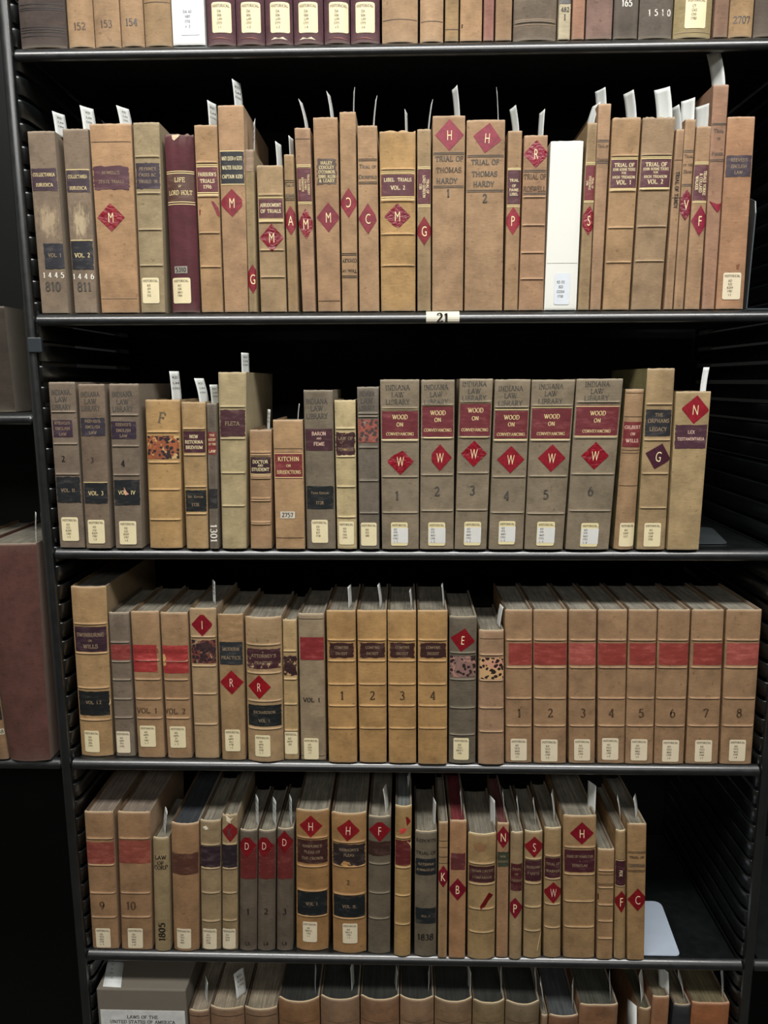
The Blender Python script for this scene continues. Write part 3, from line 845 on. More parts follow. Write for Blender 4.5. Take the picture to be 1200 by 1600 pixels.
# neighbouring cases
zl = at(20, 645, D).z
shelf(CL-0.0064-0.70, CL-0.0064, zl, 'black steel shelf of the left neighbouring case beside the middle row', 'shelves of the neighbouring cases')
shelf(CL-0.0064-0.70, CL-0.0064, SHZ['D'], 'black steel shelf of the left neighbouring case under the maroon folio', 'shelves of the neighbouring cases')
shelf(CR+0.0064, CR+0.0064+0.45, SHZ['E'], 'black steel shelf of the right neighbouring case, only its corner in view', 'shelves of the neighbouring cases')
upright(CL-0.0128-0.70, 'far left slotted upright of the neighbouring case, outside the frame')
upright(CR+0.0128+0.45, 'far right slotted upright of the neighbouring case, outside the frame')

# bookends
def bookend(name, quad, zs, xu, hgt, color, label, rough=0.45, metal=0.3):
    """pressed sheet: flat foot on the shelf (front-left, front-right, back-right, back-left px) and upright tongue"""
    P = [atz(x, y, zs+0.0006) for x, y in quad]
    P[0].x = xu; P[3].x = xu
    org = Vector((xu, (P[0].y+P[3].y)/2, zs+0.0003)); root = empty(name, org, label, 'bookend', 'metal bookends')
    pts = []
    def rc(a, b, c, r):
        u1 = (a-b).normalized(); u2 = (c-b).normalized(); out = []
        for i in range(6):
            t = i/5; p0 = b+u1*r; p1 = b+u2*r
            out.append(p0*(1-t)**2+b*2*t*(1-t)+p1*t*t)
        return out
    fl_, fr, br, bl = P
    pts = [fl_]+rc(fl_, fr, br, 0.007)+rc(fr, br, bl, 0.014)+[bl]
    n = len(pts); V = [p-org for p in pts]+[p-org+Vector((0, 0, 0.0012)) for p in pts]
    m = plain('bookend_'+color, color, rough, 0.5, 0.05, 30, 0, metal)
    mesh('foot', V, [tuple(range(n))[::-1], tuple(range(n, 2*n))]+[(i, (i+1) % n, n+(i+1) % n, n+i) for i in range(n)], m, root)
    ya, yb = min(fl_.y, bl.y), max(fl_.y, bl.y)
    out = [Vector((0, ya-org.y, 0))]+rc(Vector((0, ya-org.y, 0)), Vector((0, ya-org.y+0.008, hgt)), Vector((0, yb-org.y-0.008, hgt)), 0.02)+rc(Vector((0, ya-org.y+0.008, hgt)), Vector((0, yb-org.y-0.008, hgt)), Vector((0, yb-org.y, 0)), 0.02)+[Vector((0, yb-org.y, 0))]
    n = len(out); V = out+[p+Vector((0.0012, 0, 0)) for p in out]
    mesh('tongue', V, [tuple(range(n)), tuple(range(n, 2*n))[::-1]]+[(i, (i+1) % n, n+(i+1) % n, n+i) for i in range(n)], m, root)
    return root

# ------------------------------------------------------------------ the books
# row, bottom-left x, bottom-right x, top-left x, top-right x, top y, bottom y, colour, label, features (photo pixels on the spine)
TAN, TN2, GOLD, OLIV, GREY, GRB, TAUP, CRM, PNK = 'A98865', 'B08C66', 'B39063', 'A39272', '776C5F', '87766A', '93826B', 'BBA678', 'AE8768'
MAR, PUR, BLK, WINE = '5A2630', '3F2A3C', '25272C', '6C1F2C'
def b(*a, **k): return Book(*a, **k)
G1 = 'volumes cut off by the top of the frame'
def ba(bl, br, color, label, feats=(), **k):
    return Book('A', bl, br, None, None, 0, None, color, label, feats, h=k.pop('h', 0.222), group=G1, **k)
ba(31, 102.5, '4E4340', 'dark brown leather volume with blind-tooled bands and a small gilt ornament', [('G', 'dark', 6, 12, 15, 42, 46, 50, 56), ('T', '*', 29, 9, 'dimgold', 66, 0), ('T', '*', 29, 8, 'dark', 38, 0), ('T', '*', 29, 8, 'dark', 92, 0)], rnd=0.3, rim='BFA070', page='B99A66')
ba(106, 146.5, 'A78867', 'tan cloth volume stamped 152 on the top shelf', [('T', '152', 41, 11.5, 'brown', None, .22)], rnd=0.5)
ba(147.5, 188, 'A98A6A', 'tan cloth volume stamped 153 on the top shelf', [('T', '153', 37, 11.5, 'brown', None, .35)], rnd=0.5)
ba(189, 225, 'A98A6A', 'tan cloth volume stamped 154 on the top shelf', [('T', '154', 34.5, 11.5, 'grey', None, .2)], rnd=0.5)
ba(226, 268.5, 'A08463', 'unnumbered tan cloth volume with a crease, beside the white box on the top shelf', [('G', 'brown', 3)], rnd=0.4)
ba(270, 321, 'E4E4E0', 'white box with a white call number label on the top shelf', [('C', 281, 4, 311, 55, ('DA 42', '.H87', '1715', 'v. 2'), 'white')], rnd=0, board='DCDCD6', rim='D8D8D2')
for i, (x0, x1) in enumerate(((322.7, 367.5), (368.5, 413), (414, 457.3), (458.3, 505), (506, 546.7), (547.5, 593.3))):
    ba(x0, x1, '5B3A45', 'shiny maroon volume with call label, %s of six on the top shelf' % ('leftmost', 'second', 'third', 'fourth', 'fifth', 'last')[i],
       [('C', x0+8, 3, x0+38, 51, ('HISTORICAL', 'DA', '506', '.L99', '1777', 'v.%d' % (i+1)), 'cream', True), ('TORN',)]+([('X', 'D9CDB4', [(x0+9, 62), (x0+15, 58), (x0+22, 61), (x0+28, 57.5), (x0+35, 62)], 'torn_edge')] if i in (2, 3) else [('X', '8A5E58', [(x0+6, 61), (x0+15, 58.5), (x0+27, 58), (x0+38, 61.5)], 'torn_edge')]), rnd=0.7, rim='B99A80')
for x0, x1, c, lab, ft, kw in (
    (596.5, 653, 'AE8F70', 'wide tan cloth volume right of the six shiny maroon volumes', [('G', 'brown', 30)], dict(rnd=0.5)),
    (656, 693, 'B29272', 'tan cloth volume, second to the right of the maroon set', [('G', 'brown', 33)], dict(rnd=0.5)),
    (695, 716.6, 'A0845F', 'narrow olive tan volume between two wider tan volumes on the top shelf', [('G', 'brown', 46)], {}),
    (718.4, 753, 'AE8C69', 'tan cloth volume with a small dark nick on the top shelf', [('X', '4A3526', [(721, 38), (723.5, 38), (722.5, 44), (721, 44)], 'scrap')], {}),
    (755, 771.6, '9A6C62', 'thin dusty red volume on the top shelf', [], {}),
    (773.5, 799.5, '9A7C5F', 'dull brown volume right of the thin dusty red volume', [], {}),
    (802, 870, '75685C', 'wide grey cloth volume with double ridge on the top shelf', [('B', 34), ('G', 'dimgold', 30, 38)], dict(rnd=0.4)),
    (871.6, 891, 'B9AE95', 'thin cream volume marked 482 on the top shelf', [('K', -12, 6, '55534F'), ('T', '482', 15, 7, 'dark', None, .2), ('T', 'I', 27, 9, 'dark', None, .2)], {}),
    (893, 913, '9C7560', 'narrow reddish tan volume right of the one marked 482', [], {}),
    (914.7, 956, '846A63', 'plain mauve brown volume on the top shelf', [], {}),
    (958, 996.5, '5F5650', 'dark grey volume with white handwritten 165 on the top shelf', [('T', '165', 5, 10, 'white', None, .3)], dict(rnd=0.2)),
    (998, 1050.7, '675E57', 'dark grey volume with white handwritten 1510 on the top shelf', [('T', '1 5 1 0', 19.5, 10, 'white', 1031, .42)], dict(rnd=0.3)),
    (1053, 1112.8, '9C8C64', 'wide olive volume with a large torn cream label on the top shelf', [('C', 1071, -6, 1104, 44, ('HISTORICAL', 'CT', '.G43', 'C65', '1780'), 'cream', True), ('G', 'dimgold', 50)], dict(rnd=0.5)),
    (1114, 1137, '856857', 'narrow brown volume between the olive volume and the one stamped 2707', [], {}),
    (1138.7, 1176.5, 'A38560', 'tan volume stamped 2707 on the top shelf', [('T', '2707', 30.7, 11, 'grey', None, .25)], dict(rnd=0.4)),
    (1178, 1215, '5B5049', 'dark grey volume at the right edge of the top shelf', [], dict(rnd=0.5))):
    ba(x0, x1, c, lab, ft, **kw)

# --- shelf tagged 21
B_ = 'B'
b(B_, 65, 107, 41.7, 84.5, 204.6, None, '877666', 'grey brown volume marked 1445, first on the shelf tagged 21', [('L', 263, 298, '45303C', [('COLLECTANEA', 273), ('JURIDICA', 289)], 'gold', None, 0.0006, (), 6.5, 0.36), ('W', 312, 376), ('L', 381, 420, '2B2C35', [('VOL. 1', 399)], 'dimgold', (68, 103), 0.0008, (), 7), ('T', '1 4 4 5', 430, 8.5, 'white', 84, .1), ('T', '810', 447.5, 14, 'grey', 83, .3)])
b(B_, 116.5, 151.5, 96.5, 137, 201, None, '877666', 'grey brown volume marked 1446 with a rubbed pale patch', [('L', 267, 300, '40303A', [('COLLECTANEA', 276), ('JURIDICA', 294)], 'gold', None, 0.0005, (265,), 6.5, 0.34), ('W', 314, 378, 'CDB896'), ('L', 377, 421, '26282F', [('VOL. 2', 399)], 'gold', None, 0.0005, (375.5,), 8), ('T', '1 4 4 6', 432, 8.5, 'white', None, .1), ('T', '811', 448, 14, 'grey', None, .3)])
b(B_, 158.6, 217, 138.5, 204.5, 193, None, 'B28D69', 'wide tan cloth volume with a torn purple label and diamond M', [('G', 'brown', 221.6), ('L', 260, 296, '58303C', [('HOWELL\'S', 270), ('STATE TRIALS', 284)], 'dimgold', (145, 202), 0.0014, (), 6, 0.4), ('D', 173.5, 339.6, 22, 22.5, 'M', 0, '9B2632', True), ('G', 'dimgold', 466)])
b(B_, 220.5, 258, 207, 248.5, 191, None, OLIV, 'olive volume with dark title label and cream call label on the tagged shelf', [('B', 245, 302, 359, 415), ('L', 254.6, 295, '3B2D3A', [('PRYNNE\'S', 264), ('CASES &C.', 273.5), ('TRIALS. 78', 284)], 'dimgold', None, 0.0008, (), 6, 0.38), ('C', 222.5, 434, 249, 474, ('HISTORICAL', 'KD', '319', 'P4', '552'))])
b(B_, 267.6, 311, 254.5, 301, 209, None, '5C2B36', 'glossy dark maroon volume titled LIFE OF LORD HOLT with torn head', [('L', 270, 316, '5B3A2E', [('LIFE', 281, 8.5), ('OF', 291, 4), ('LORD HOLT', 301, 8.5)], 'gold', None, 0.0, (267.5, 270.5, 315.5, 319), 8, 0.36), ('N', '5310', 272, 293, 416, 427), ('C', 269.5, 434, 298, 474, ('HISTORICAL', 'KD', '358', '.M63', '1784'), 'cream', True), ('X', 'E2C6A6', [(268, 211), (281, 210.5), (279, 214), (272, 220), (269, 217)], 'torn_leather'), ('TORN',)], rnd=0.6)
b(B_, 315, 348.5, 302.5, 338.8, 195, None, 'AC8A64', 'tan volume titled FAIRBURN\'S TRIALS 1796 with two red sticker scraps', [('B', 254, 307, 364, 417), ('L', 261.6, 299.5, '6A2631', [('FAIRBURN\'S', 272.6), ('TRIALS', 283), ('1796', 292)], 'cream', None, 0, (257.5, 260.5, 301, 304.5), 7, 0.2), ('X', '8E2430', [(330, 314), (334, 315), (341, 324), (345, 332), (344, 339), (339, 336), (337, 330), (333, 322)]), ('X', '8E2430', [(311.5, 328), (313.5, 327), (313, 335), (311.5, 337)])])
b(B_, 351, 388, 339.3, 380.3, 164, None, 'B08D6C', 'tall tan volume titled MARY QUEEN OF SCOTS with clipped diamond M', [('L', 237, 287, '24262C', [('MARY QUEEN of SCOTS', 247.6), ('WALTER RALEIGH', 262), ('CAPTAIN KIDD', 276)], 'cream', None, 0.0004, (236, 288), 7, 0.3), ('D', 362.6, 317, 21, 22, 'M', 0, '93202E', False, 0, [(-1, 0, 17), (1, 0, 16)])], dep=.165)
b(B_, 388.8, 402, 381, 396.5, 233.5, None, '9C8763', 'thin olive tan volume with diamond G near its foot', [('K', 234, 268, '8F7459'), ('D', 395, 436, 14, 23, 'G', 0, '8F1C2B')], rnd=.2)
b(B_, 407.6, 448, 400.3, 441.5, 258, None, 'A78D6B', 'short tan volume titled ABRIDGMENT OF TRIALS with crinkled diamond M', [('B', 304.5, 347, 391, 433), ('L', 311, 340, '5F2A33', [('ABRIDGMENT', 320.5), ('OF TRIALS', 330)], 'cream', None, 0, (306, 308.5, 343, 345), 6.5, .2), ('D', 424.6, 371.5, 19, 22, 'M', 0, '8C1C2C', True)])
b(B_, 450, 466.5, 442.7, 459, 241, None, 'A0845F', 'very narrow tan volume with diamond A', [('G', 'dark', 282, 285, 310.5, 313), ('T', 'Trial of', 289, 5, 'grey'), ('T', 'ADAMS', 305.6, 5.5, 'grey'), ('D', 454.4, 344.5, 14, 23, 'A', 0, '93202F')], rnd=.2)
b(B_, 472.5, 493.5, 459.4, 484.5, 199.5, None, 'A8876A', 'tan volume with upright TRIALS ROBBERY title and diamond M', [('G', 'brown', 217), ('L', 263, 314, '632833', (), 'gold', None, 0, (258, 260.5, 316, 318.5), 6, .2, None, ('TRIALS ROBBERY', 'CALVING', 'KENNISTON', 'PIDGEON')), ('D', 478, 350, 13.5, 24, 'M', 0, '8F1E2C', True)])
b(B_, 497, 532.5, 488.6, 527.5, 183, None, 'A98767', 'tall tan volume with torn brown label of five names and diamond M', [('L', 248, 288, '55443A', [('HALEY', 254.6), ('COIGLEY', 261.6), ('O\'CONNOR', 268.8), ('BINNS, ALLEN', 276), ('& LEARY', 282.5)], 'gold', (495, 526), .0016, (), 6, .34), ('D', 513.2, 339.6, 18.5, 23.5, 'M', 0, '8B2434'), ('G', 'brown', 470)])
b(B_, 534.5, 559.3, 530, 556, 174.5, None, 'AC8B69', 'tan volume with its diamond C upside down', [('D', 544.7, 317, 15, 23.8, 'C', 0, '94202F', False, 0, None, 'cream', 1, 180), ('G', 'dark', 396, 398.5, 431, 433.5), ('T', 'COJOLEY', 407, 5.5, 'dark', None, .2, 180), ('T', 'Trial of', 423.6, 5, 'dark', None, .2, 180)])
b(B_, 561.5, 593, 558, 589.5, 196, None, 'AE8D6C', 'tan volume reading Trial of Crossfield with diamond C', [('G', 'dark', 248.5, 251, 284.5, 287), ('T', 'Trial of', 260, 6, 'grey'), ('T', 'Crossfield', 276, 6, 'grey'), ('D', 575, 341.7, 15.5, 24, 'C', 0, '8F2736', False, 0, [(1, .25, 13)])])
b(B_, 595.3, 649.5, 592.3, 649.8, 204.5, None, 'B5915F', 'golden tan volume titled LIBEL TRIALS VOL. 2', [('B', 264.5, 314, 366, 415), ('L', 272.6, 305.6, '602934', [('LIBEL  TRIALS', 281), ('VOL. 2', 293.5, 7.5)], 'cream', None, 0, (267.5, 270.5, 308, 311), 6.5, .18), ('D', 621, 338, 21, 20.5, 'M', 0, '8B1C2E', True, 0, [(-.3, -1, 17)]), ('TORN',)], rnd=.15)
b(B_, 652, 673.5, 651.6, 673.6, 201.5, None, '9F8765', 'narrow olive tan volume titled TRIAL OF LORD GORDON 1781', [('L', 265, 318, '632732', (), 'cream', None, 0, (261, 263.5, 320.5, 323), 6, .15, None, ('TRIAL OF', 'LORD GORDON', '1781')), ('D', 662.8, 361, 14, 23, 'G', 0, '8F1422')])
b(B_, 675, 723.5, 675.8, 727.5, 180.5, None, 'AB8B6B', 'tan volume stamped TRIAL OF THOMAS HARDY 1', [('D', 702.4, 211, 22.5, 25, 'H', 0, '9B2A40'), ('G', 'grey', 238.5, 241, 290.5, 293), ('T', 'TRIAL OF', 248, 8, 'grey', 702, .2), ('T', 'THOMAS', 265.6, 8, 'brown', 701, .28), ('T', 'HARDY', 282.6, 8, 'grey', 698.5, .25), ('T', '1', 302, 12, 'grey', 700, .15)])
b(B_, 725.5, 785, 729.3, 790, 187, None, 'AB8B6B', 'wide tan volume stamped TRIAL OF THOMAS HARDY 2', [('D', 761.5, 215.7, 22.5, 24, 'H', -9, '9B2A40'), ('G', 'grey', 242.5, 245, 297, 299.5), ('T', 'TRIAL OF', 253.5, 8, 'grey', 758, .2), ('T', 'THOMAS', 271.7, 8, 'grey', 757, .24), ('T', 'HARDY', 287.5, 8, 'grey', 756, .2), ('T', '2', 310, 13, 'grey', 757.5, .15)])
b(B_, 787.5, 809, 794, 816.6, 204, None, 'A88867', 'narrow tan volume titled TRIAL OF PAINE LIBEL', [('L', 266, 319, '562631', [('TRIAL', 282), ('OF', 290.5), ('PAINE', 297), ('LIBEL', 303.5)], 'cream', None, 0, (263, 265, 320.5, 323), 5, .15), ('D', 801.5, 345, 14, 22, 'P', 0, 'A01D30')])
b(B_, 810, 849.3, 819.3, 856.5, 211, None, 'AB8769', 'tan ribbed volume stamped TRIAL OF ROSWELL with diamond R', [('B', 308, 352, 395, 436), ('D', 838, 240.5, 20, 22, 'R', 0, '9A2038', True), ('G', 'grey', 266, 268.5, 301.5, 304), ('T', 'TRIAL OF', 276, 8, 'brown', None, .2), ('T', 'ROSWELL', 295, 8, 'brown', None, .22)])
b(B_, 850, 901, 860.8, 912.5, 220, None, 'E6E6DE', 'plain white box with a pale blue call label among the trial volumes', [('G', 'fold', 411), ('C', 866, 427, 890, 476, ('KD 372', '.S21', 'G2354', '1710'), 'white')], name='slipcase', cat='box', board='DEDED4', rim='DADAD0', group='boxes among the books')
b(B_, 902.6, 920.6, 918.3, 934.3, 191.5, None, 'A08765', 'narrow tan volume titled TRIAL OF STOCKDALE with diamond S', [('L', 259, 313, '7A1F2C', (), 'cream', None, 0, (254, 256.5, 314, 316), 5, .2, None, ('TRIAL OF', 'STOCKDALE', '1790')), ('D', 920, 344.5, 15, 23, 'S', 0, '94202F', True, 0)])
b(B_, 921.8, 939, 935.3, 956, 161.7, None, 'A9886B', 'tall narrow tan volume right of the Stockdale volume', [('G', 'grey', 219, 221.5, 252.5, 255), ('T', 'Trial of', 228, 5, 'brown'), ('T', 'Simmons', 249, 5, 'brown')])
b(B_, 941.7, 983, 957.3, 1002.5, 184, None, 'AD8C68', 'tan volume titled TRIAL OF JOHN HORNE TOOKE VOL. 1', [('B', 243.5, 298.5, 356, 410), ('L', 250, 293, '5A2935', [('TRIAL OF', 258, 7), ('JOHN HORNE TOOKE', 265, 5), ('FOR', 270.5, 4), ('HIGH TREASON', 277, 5), ('VOL. 1', 285, 8)], 'cream', None, 0, (246.5, 248.7, 295, 297.2), 6, .15), ('TORN',)])
b(B_, 986, 1033, 1005, 1056.3, 183, None, '9F8568', 'grey tan volume titled TRIAL OF JOHN HORNE TOOKE VOL. 2', [('B', 242, 296, 354, 408), ('L', 249, 292, '5A2935', [('TRIAL OF', 257, 7.5), ('JOHN HORNE TOOKE', 264, 5), ('FOR', 269.5, 4), ('HIGH TREASON', 276, 5), ('VOL. 2', 284, 8)], 'cream', None, 0, (245, 247.5, 294, 296), 6, .15), ('TORN',)])
b(B_, 1037.3, 1051.3, 1057, 1070.5, 201.5, None, 'A58567', 'very thin tan volume with upright black title right of the Tooke volumes', [('G', 'brown', 250, 309), ('V', 'TRIAL OF TANDY')])
b(B_, 1052.5, 1068, 1071, 1088.6, 186, None, 'A98869', 'thin tan volume with a torn diamond sticker under black rules', [('G', 'grey', 235, 237.5, 288, 290.5), ('T', 'Trial', 244, 5, 'brown'), ('T', 'of the', 257, 5, 'brown'), ('T', 'Dean', 268, 5, 'brown'), ('D', 1071.7, 320, 16, 24, 'V', 0, '8C2B3E', True, 0, [(.9, .2, 8)])])
b(B_, 1069.5, 1093.5, 1089, 1112.5, 197, None, 'A88768', 'tan volume with upright maroon title and diamond F', [('L', 258, 314, '5C2733', (), 'cream', None, 0, (253.5, 256, 314.5, 316.5), 5, .25, None, ('TRIALS YORKE', '& COLLARD', 'WALKER')), ('D', 1093.5, 345, 13.5, 24, 'F', 0, '951C38')])
b(B_, 1096.7, 1116.5, 1115, 1140, 132, None, 'A57F68', 'tallest thin reddish tan volume with a torn red sticker tip', [('G', 'grey', 193, 195, 249.5, 252), ('T', 'Trial', 204, 5.5, 'grey'), ('T', 'of', 216, 5, 'grey'), ('T', 'Fisher', 240, 5.5, 'grey'), ('X', '9A2038', [(1108, 314), (1120, 319), (1127, 317), (1125, 327), (1121, 332), (1115, 325)])], dep=.165)
b(B_, 1118.5, 1161.5, 1137.5, 1181, 182, None, 'AE8464', 'orange tan volume titled ENGLISH LAW, last on the tagged shelf', [('L', 243, 276, '3F3440', [('REEVES\'S', 250), ('ENGLISH', 260), ('LAW', 269.5)], 'dimgold', None, .0006, (), 6, .34), ('X', '7C5238', [(1150, 414), (1156, 412), (1154, 420), (1151, 421)], 'scrap'), ('C', 1129, 426, 1157, 468, ('HISTORICAL', 'KD', '532', 'R259', '1787', 'v.1'), 'pale')])

# --- middle shelf
C_ = 'C'
b(C_, 93.5, 132.5, 74.7, 116.5, 597, 856, '7B6D60', 'grey brown law history volume marked VOL. II with stamped 2', [('I', 613, 624, 636), ('B', 643.5, 693.5, 741), ('L', 656.5, 683, '3E2B3C', [('REEVES\'S', 661), ('ENGLISH', 669.5), ('LAW', 678.5)], 'dimgold', (82, 114), .0004, (), 5.5, .4), ('T', '2', 717, 9, 'dark', 99), ('L', 745, 785, '22262A', [('VOL. II.', 766, 6.5)], 'dimgold', None, .0008), ('C', 97, 808, 123, 845, ('HISTORICAL', 'KD', '532', 'R259', '1787', 'v.2'))])
b(C_, 134.7, 173, 121, 162.8, 600, 857, '7B6A5B', 'grey brown law history volume marked VOL. 3', [('I', 616, 627, 638), ('L', 653, 681, '35313D', [('REEVES\'S', 658), ('ENGLISH', 667), ('LAW', 676)], 'dimgold', None, .0006, (), 5.5, .4), ('T', '3', 719, 8, 'dark', 144, .45), ('L', 755, 786.5, '22262A', [('VOL. 3', 770.5, 7.5)], 'gold', None, .0007, (753.5,)), ('C', 138, 812, 164, 849, ('HISTORICAL', 'KD', '532', 'R259', '1787', 'v.3'))])
b(C_, 180.6, 222, 169.3, 216.3, 599.5, 857, '7B6D60', 'grey brown law history volume marked VOL IV with chipped label', [('I', 616, 628, 639), ('B', 648.5, 697, 742), ('L', 658.5, 686, '35293A', [('REEVES\'S', 663.5), ('ENGLISH', 672.5), ('LAW', 681)], 'dimgold', (173, 213), .0004, (), 5.5, .36), ('T', '4', 724, 10, 'dark', 192, .2), ('L', 750, 789, '22262A', [('VOL  IV', 769.5, 7)], 'gold', None, .0007, ()), ('X', 'C98A78', [(194, 761), (198, 768), (202, 772), (196, 774), (194, 770)], 'chip'), ('C', 187, 814, 213.5, 850.5, ('HISTORICAL', 'KD', '532', 'R259', '1787', 'v.4'))])
b(C_, 233.5, 284, 225.3, 280.3, 624.5, 857, 'B7935F', 'golden tan volume with a pencilled F and orange marbled remnant', [('B', 675, 722.5, 765, 812), ('T', 'F', 653, 17, 'pencil', 253, .25, -12), ('M', 681, 717, 'orange', (229, 279))], rnd=.25)
b(C_, 291, 325.3, 282, 320.6, 628, 858, 'B09164', 'tan volume titled NEW RETORNA BREVIUM 1728', [('B', 670, 711, 760.5, 803), ('L', 673.5, 707, '4A222E', [('NEW', 682), ('RETORNA', 690.5), ('BREVIUM', 699)], 'cream', None, .0002, (), 6, .28), ('L', 766, 799, '1F2425', [('2nd. Edition.', 776, 4.5), ('1728.', 788.5, 6)], 'dimgold', None, .0005)], rnd=.25)
b(C_, 327.6, 341.5, 322.3, 338.3, 630, 858, '6C6157', 'thin grey volume with white upright number 1301', [('L', 675, 710, '7A1F22', [('THE', 680, 4), ('HISTORY', 687, 5), ('OF THE', 694, 4), ('LAW', 705, 5)], 'cream', None, .0008, (), 5, .36), ('K', 764, 794, '2B2B2F'), ('T', '1301', 833, 10, 'white', None, .1, -90, 1.2, 'stamped_lettering', .03, 30)])
b(C_, 346.8, 384.5, 339.8, 384.3, 581.5, 858, 'B0A07A', 'tall yellow olive volume titled FLETA', [('B', 635.5, 685.5, 739, 790.5), ('L', 640.5, 682, '4D2931', [('FLETA', 661.6, 7.5)], 'dimgold', None, .0009, (), 7, .36)], rnd=.25, dep=.19)
b(C_, 391, 424, 389, 424, 671.5, 858, 'AA8865', 'short ribbed tan volume titled DOCTOR AND STUDENT', [('B', 707, 711, 744.5, 747.5, 779, 782.5, 816, 819), ('L', 714.5, 740, '38202A', [('DOCTOR', 721.6), ('AND', 727.3, 4), ('STUDENT', 733.5)], 'cream', None, .0003, (712.8, 741), 6, .3)], rnd=.35)
b(C_, 431, 476.5, 425.8, 473, 656, 858, 'B4916A', 'pale tan volume titled KITCHIN ON JURISDICTIONS tagged 2757', [('G', 'brown', 701), ('L', 707, 747.5, '7E2328', [('KITCHIN', 717, 8), ('ON', 727.6, 5), ('JURISDICTIONS', 737.5, 6.5)], 'gold', None, 0, (708.5, 746), 7, .22), ('N', '2757', 438, 461, 799, 810, 'CFC6B4'), ('G', 'brown', 840)])
b(C_, 479.5, 524.5, 473.4, 520, 609.5, 858, '786D5E', 'grey volume titled BARON AND FEME with dark edition label', [('I', 627, 638, 650), ('L', 670, 704, '4A2630', [('BARON', 677.5, 6.5), ('AND', 685, 3.5), ('FEME', 693.5, 6.5)], 'pink', None, .0002, (), 6, .15), ('L', 759.5, 795, '1F2527', [('Third Edition.', 770, 4.5), ('1738.', 785.5, 6)], 'dimgold', None, .0005), ('C', 487, 812, 512.5, 848, ('HISTORICAL', 'KD', '753', 'B37', '1738'))], rnd=.2)
b(C_, 527, 557.5, 521.8, 555.5, 625, 858.5, 'C4B287', 'cream vellum volume with a flaking dark label', [('B', 669.5, 713.5, 760.5, 808), ('L', 676, 711, '43232A', [('LAW OF', 685, 6), ('TENURES', 702, 5.5)], 'dimgold', None, .0013, (), 6, .36, 'B88A5C'), ('C', 529.5, 815, 553, 851, ('HISTORICAL', 'KD', '910', 'G56', '1792'))], rnd=.3)
b(C_, 561.5, 593, 557.3, 592, 604.5, 858.5, '746B61', 'narrow grey volume with a red mottled label remnant', [('I', 615, 626, 637.5), ('B', 646, 651, 699, 751, 801.5), ('M', 655.5, 691, 'redgrey'), ('C', 564, 816.5, 588.5, 852.5, ('HISTORICAL', 'KD', '923', 'S88'))], rnd=.2)
WC = '8A7D6A'
wood = [
 (596.7, 654.7, 593.5, 655.6, 593, (637.5, 689, 745, 801), (642.5, 685), (639.5, 687), (651.5, 663.3, 678), (625.6, 721, 21, 21, 0, [(-.5, 1, 15)]), 774, (611, 816, 637, 852.5), (605.6, 616.5, 628), '1', 620),
 (655.8, 709, 658, 711, 593.3, (632.5, 684.5, 742, 798), (635, 682), (633.5, 684), (645, 656, 672), (687.5, 715, 18.5, 21, 0, [(-1, 0, 13)]), 767.7, (669, 816, 695.5, 852.5), (605, 616, 628), '2', 683),
 (710, 760.5, 718.3, 771, 592, (627.5, 683, 739, 797), (631, 681), (629, 683), (641, 653.5, 671.5), (740.5, 708.7, 20, 20.5, 0, None), 766, (725, 815, 751, 852), (600, 611, 622), '3', 738),
 (763.5, 817.5, 773.6, 830, 592.8, (636, 689, 745, 801), (642, 684.5), (640, 687), (652, 663, 678.5), (798, 718, 21.3, 21.3, 0, None), 774.5, (779, 814, 804.5, 850.5), (607, 618, 630), '4', 791),
 (819.5, 879.8, 831.4, 899.8, 593.2, (633.5, 688.5, 744, 802.5), (638.5, 685), (636.5, 686.5), (650.6, 662, 677.5), (862, 715.7, 21.5, 21.5, 0, None), 772.5, (838.5, 815, 866, 852.5), (604, 615, 627), '5', 853),
 (883.8, 951.5, 901.5, 974.8, 591.8, (628, 684, 740.7, 798), (633, 680.5), (634.8, 681.5), (645.5, 657, 673.5), (929.7, 712, 21.5, 21.5, 0, None), 767, (907, 817, 934, 854), (600, 611, 622), '6', 923)]
for (bl, br, tl, tr, ty, bd, ly, gl, tx, dm, ny, cl, iy, num, nx) in wood:
    b(C_, bl, br, tl, tr, ty, 859, WC, 'grey linen volume titled WOOD ON CONVEYANCING stamped %s' % num,
      [('I', *iy, 'grey', .46), ('B', *bd), ('L', ly[0], ly[1], '74212C', [('WOOD', tx[0], 8), ('ON', tx[1], 7.5), ('CONVEYANCING', tx[2], 5.5)], 'gold', None, .0003, gl, 7, .22),
       ('D', *dm[:4], 'W', dm[4], '9C1A2B', num in '136', 0, dm[5]), ('T', num, ny, 14, 'grey', nx, .2), ('C', *cl, ('HISTORICAL', 'KD', '979', '.W87', '1792', 'v. '+num), 'both')], rnd=.1, group='set of six grey linen volumes')
b(C_, 959.5, 991.5, 979, 1008.5, 608, 859, 'A68562', 'rounded tan volume titled GILBERT ON WILLS', [('G', 'brown', 614, 651, 703.5, 708, 759), ('L', 659, 698.5, '7C1F27', [('GILBERT', 667.5, 6), ('ON', 678, 5), ('WILLS', 688.5, 6.5)], 'pink', None, .0003, (), 6, .26), ('C', 968, 817, 991.5, 854, ('HISTORICAL', 'KD', '1509', 'G37'))], rnd=.8, board='776C4E')
b(C_, 995, 1039.5, 1012, 1055.8, 575.5, 859, 'A58C67', 'tall tan volume titled THE ORPHANS LEGACY with purple diamond G', [('B', 631.5, 687.5, 740, 793.5), ('L', 640, 681.5, '2A2B2F', [('THE', 648, 6), ('ORPHANS', 657.5, 7), ('LEGACY', 670.5, 7)], 'dimgold', None, .0004, (), 6, .2), ('D', 1028.6, 713, 20.5, 20.5, 'G', -14, '4E2233'), ('C', 1006, 817, 1032, 854, ('HISTORICAL', 'KD', '1509', 'G58', '1701'))], rnd=.15, board='8A8259', dep=.16)
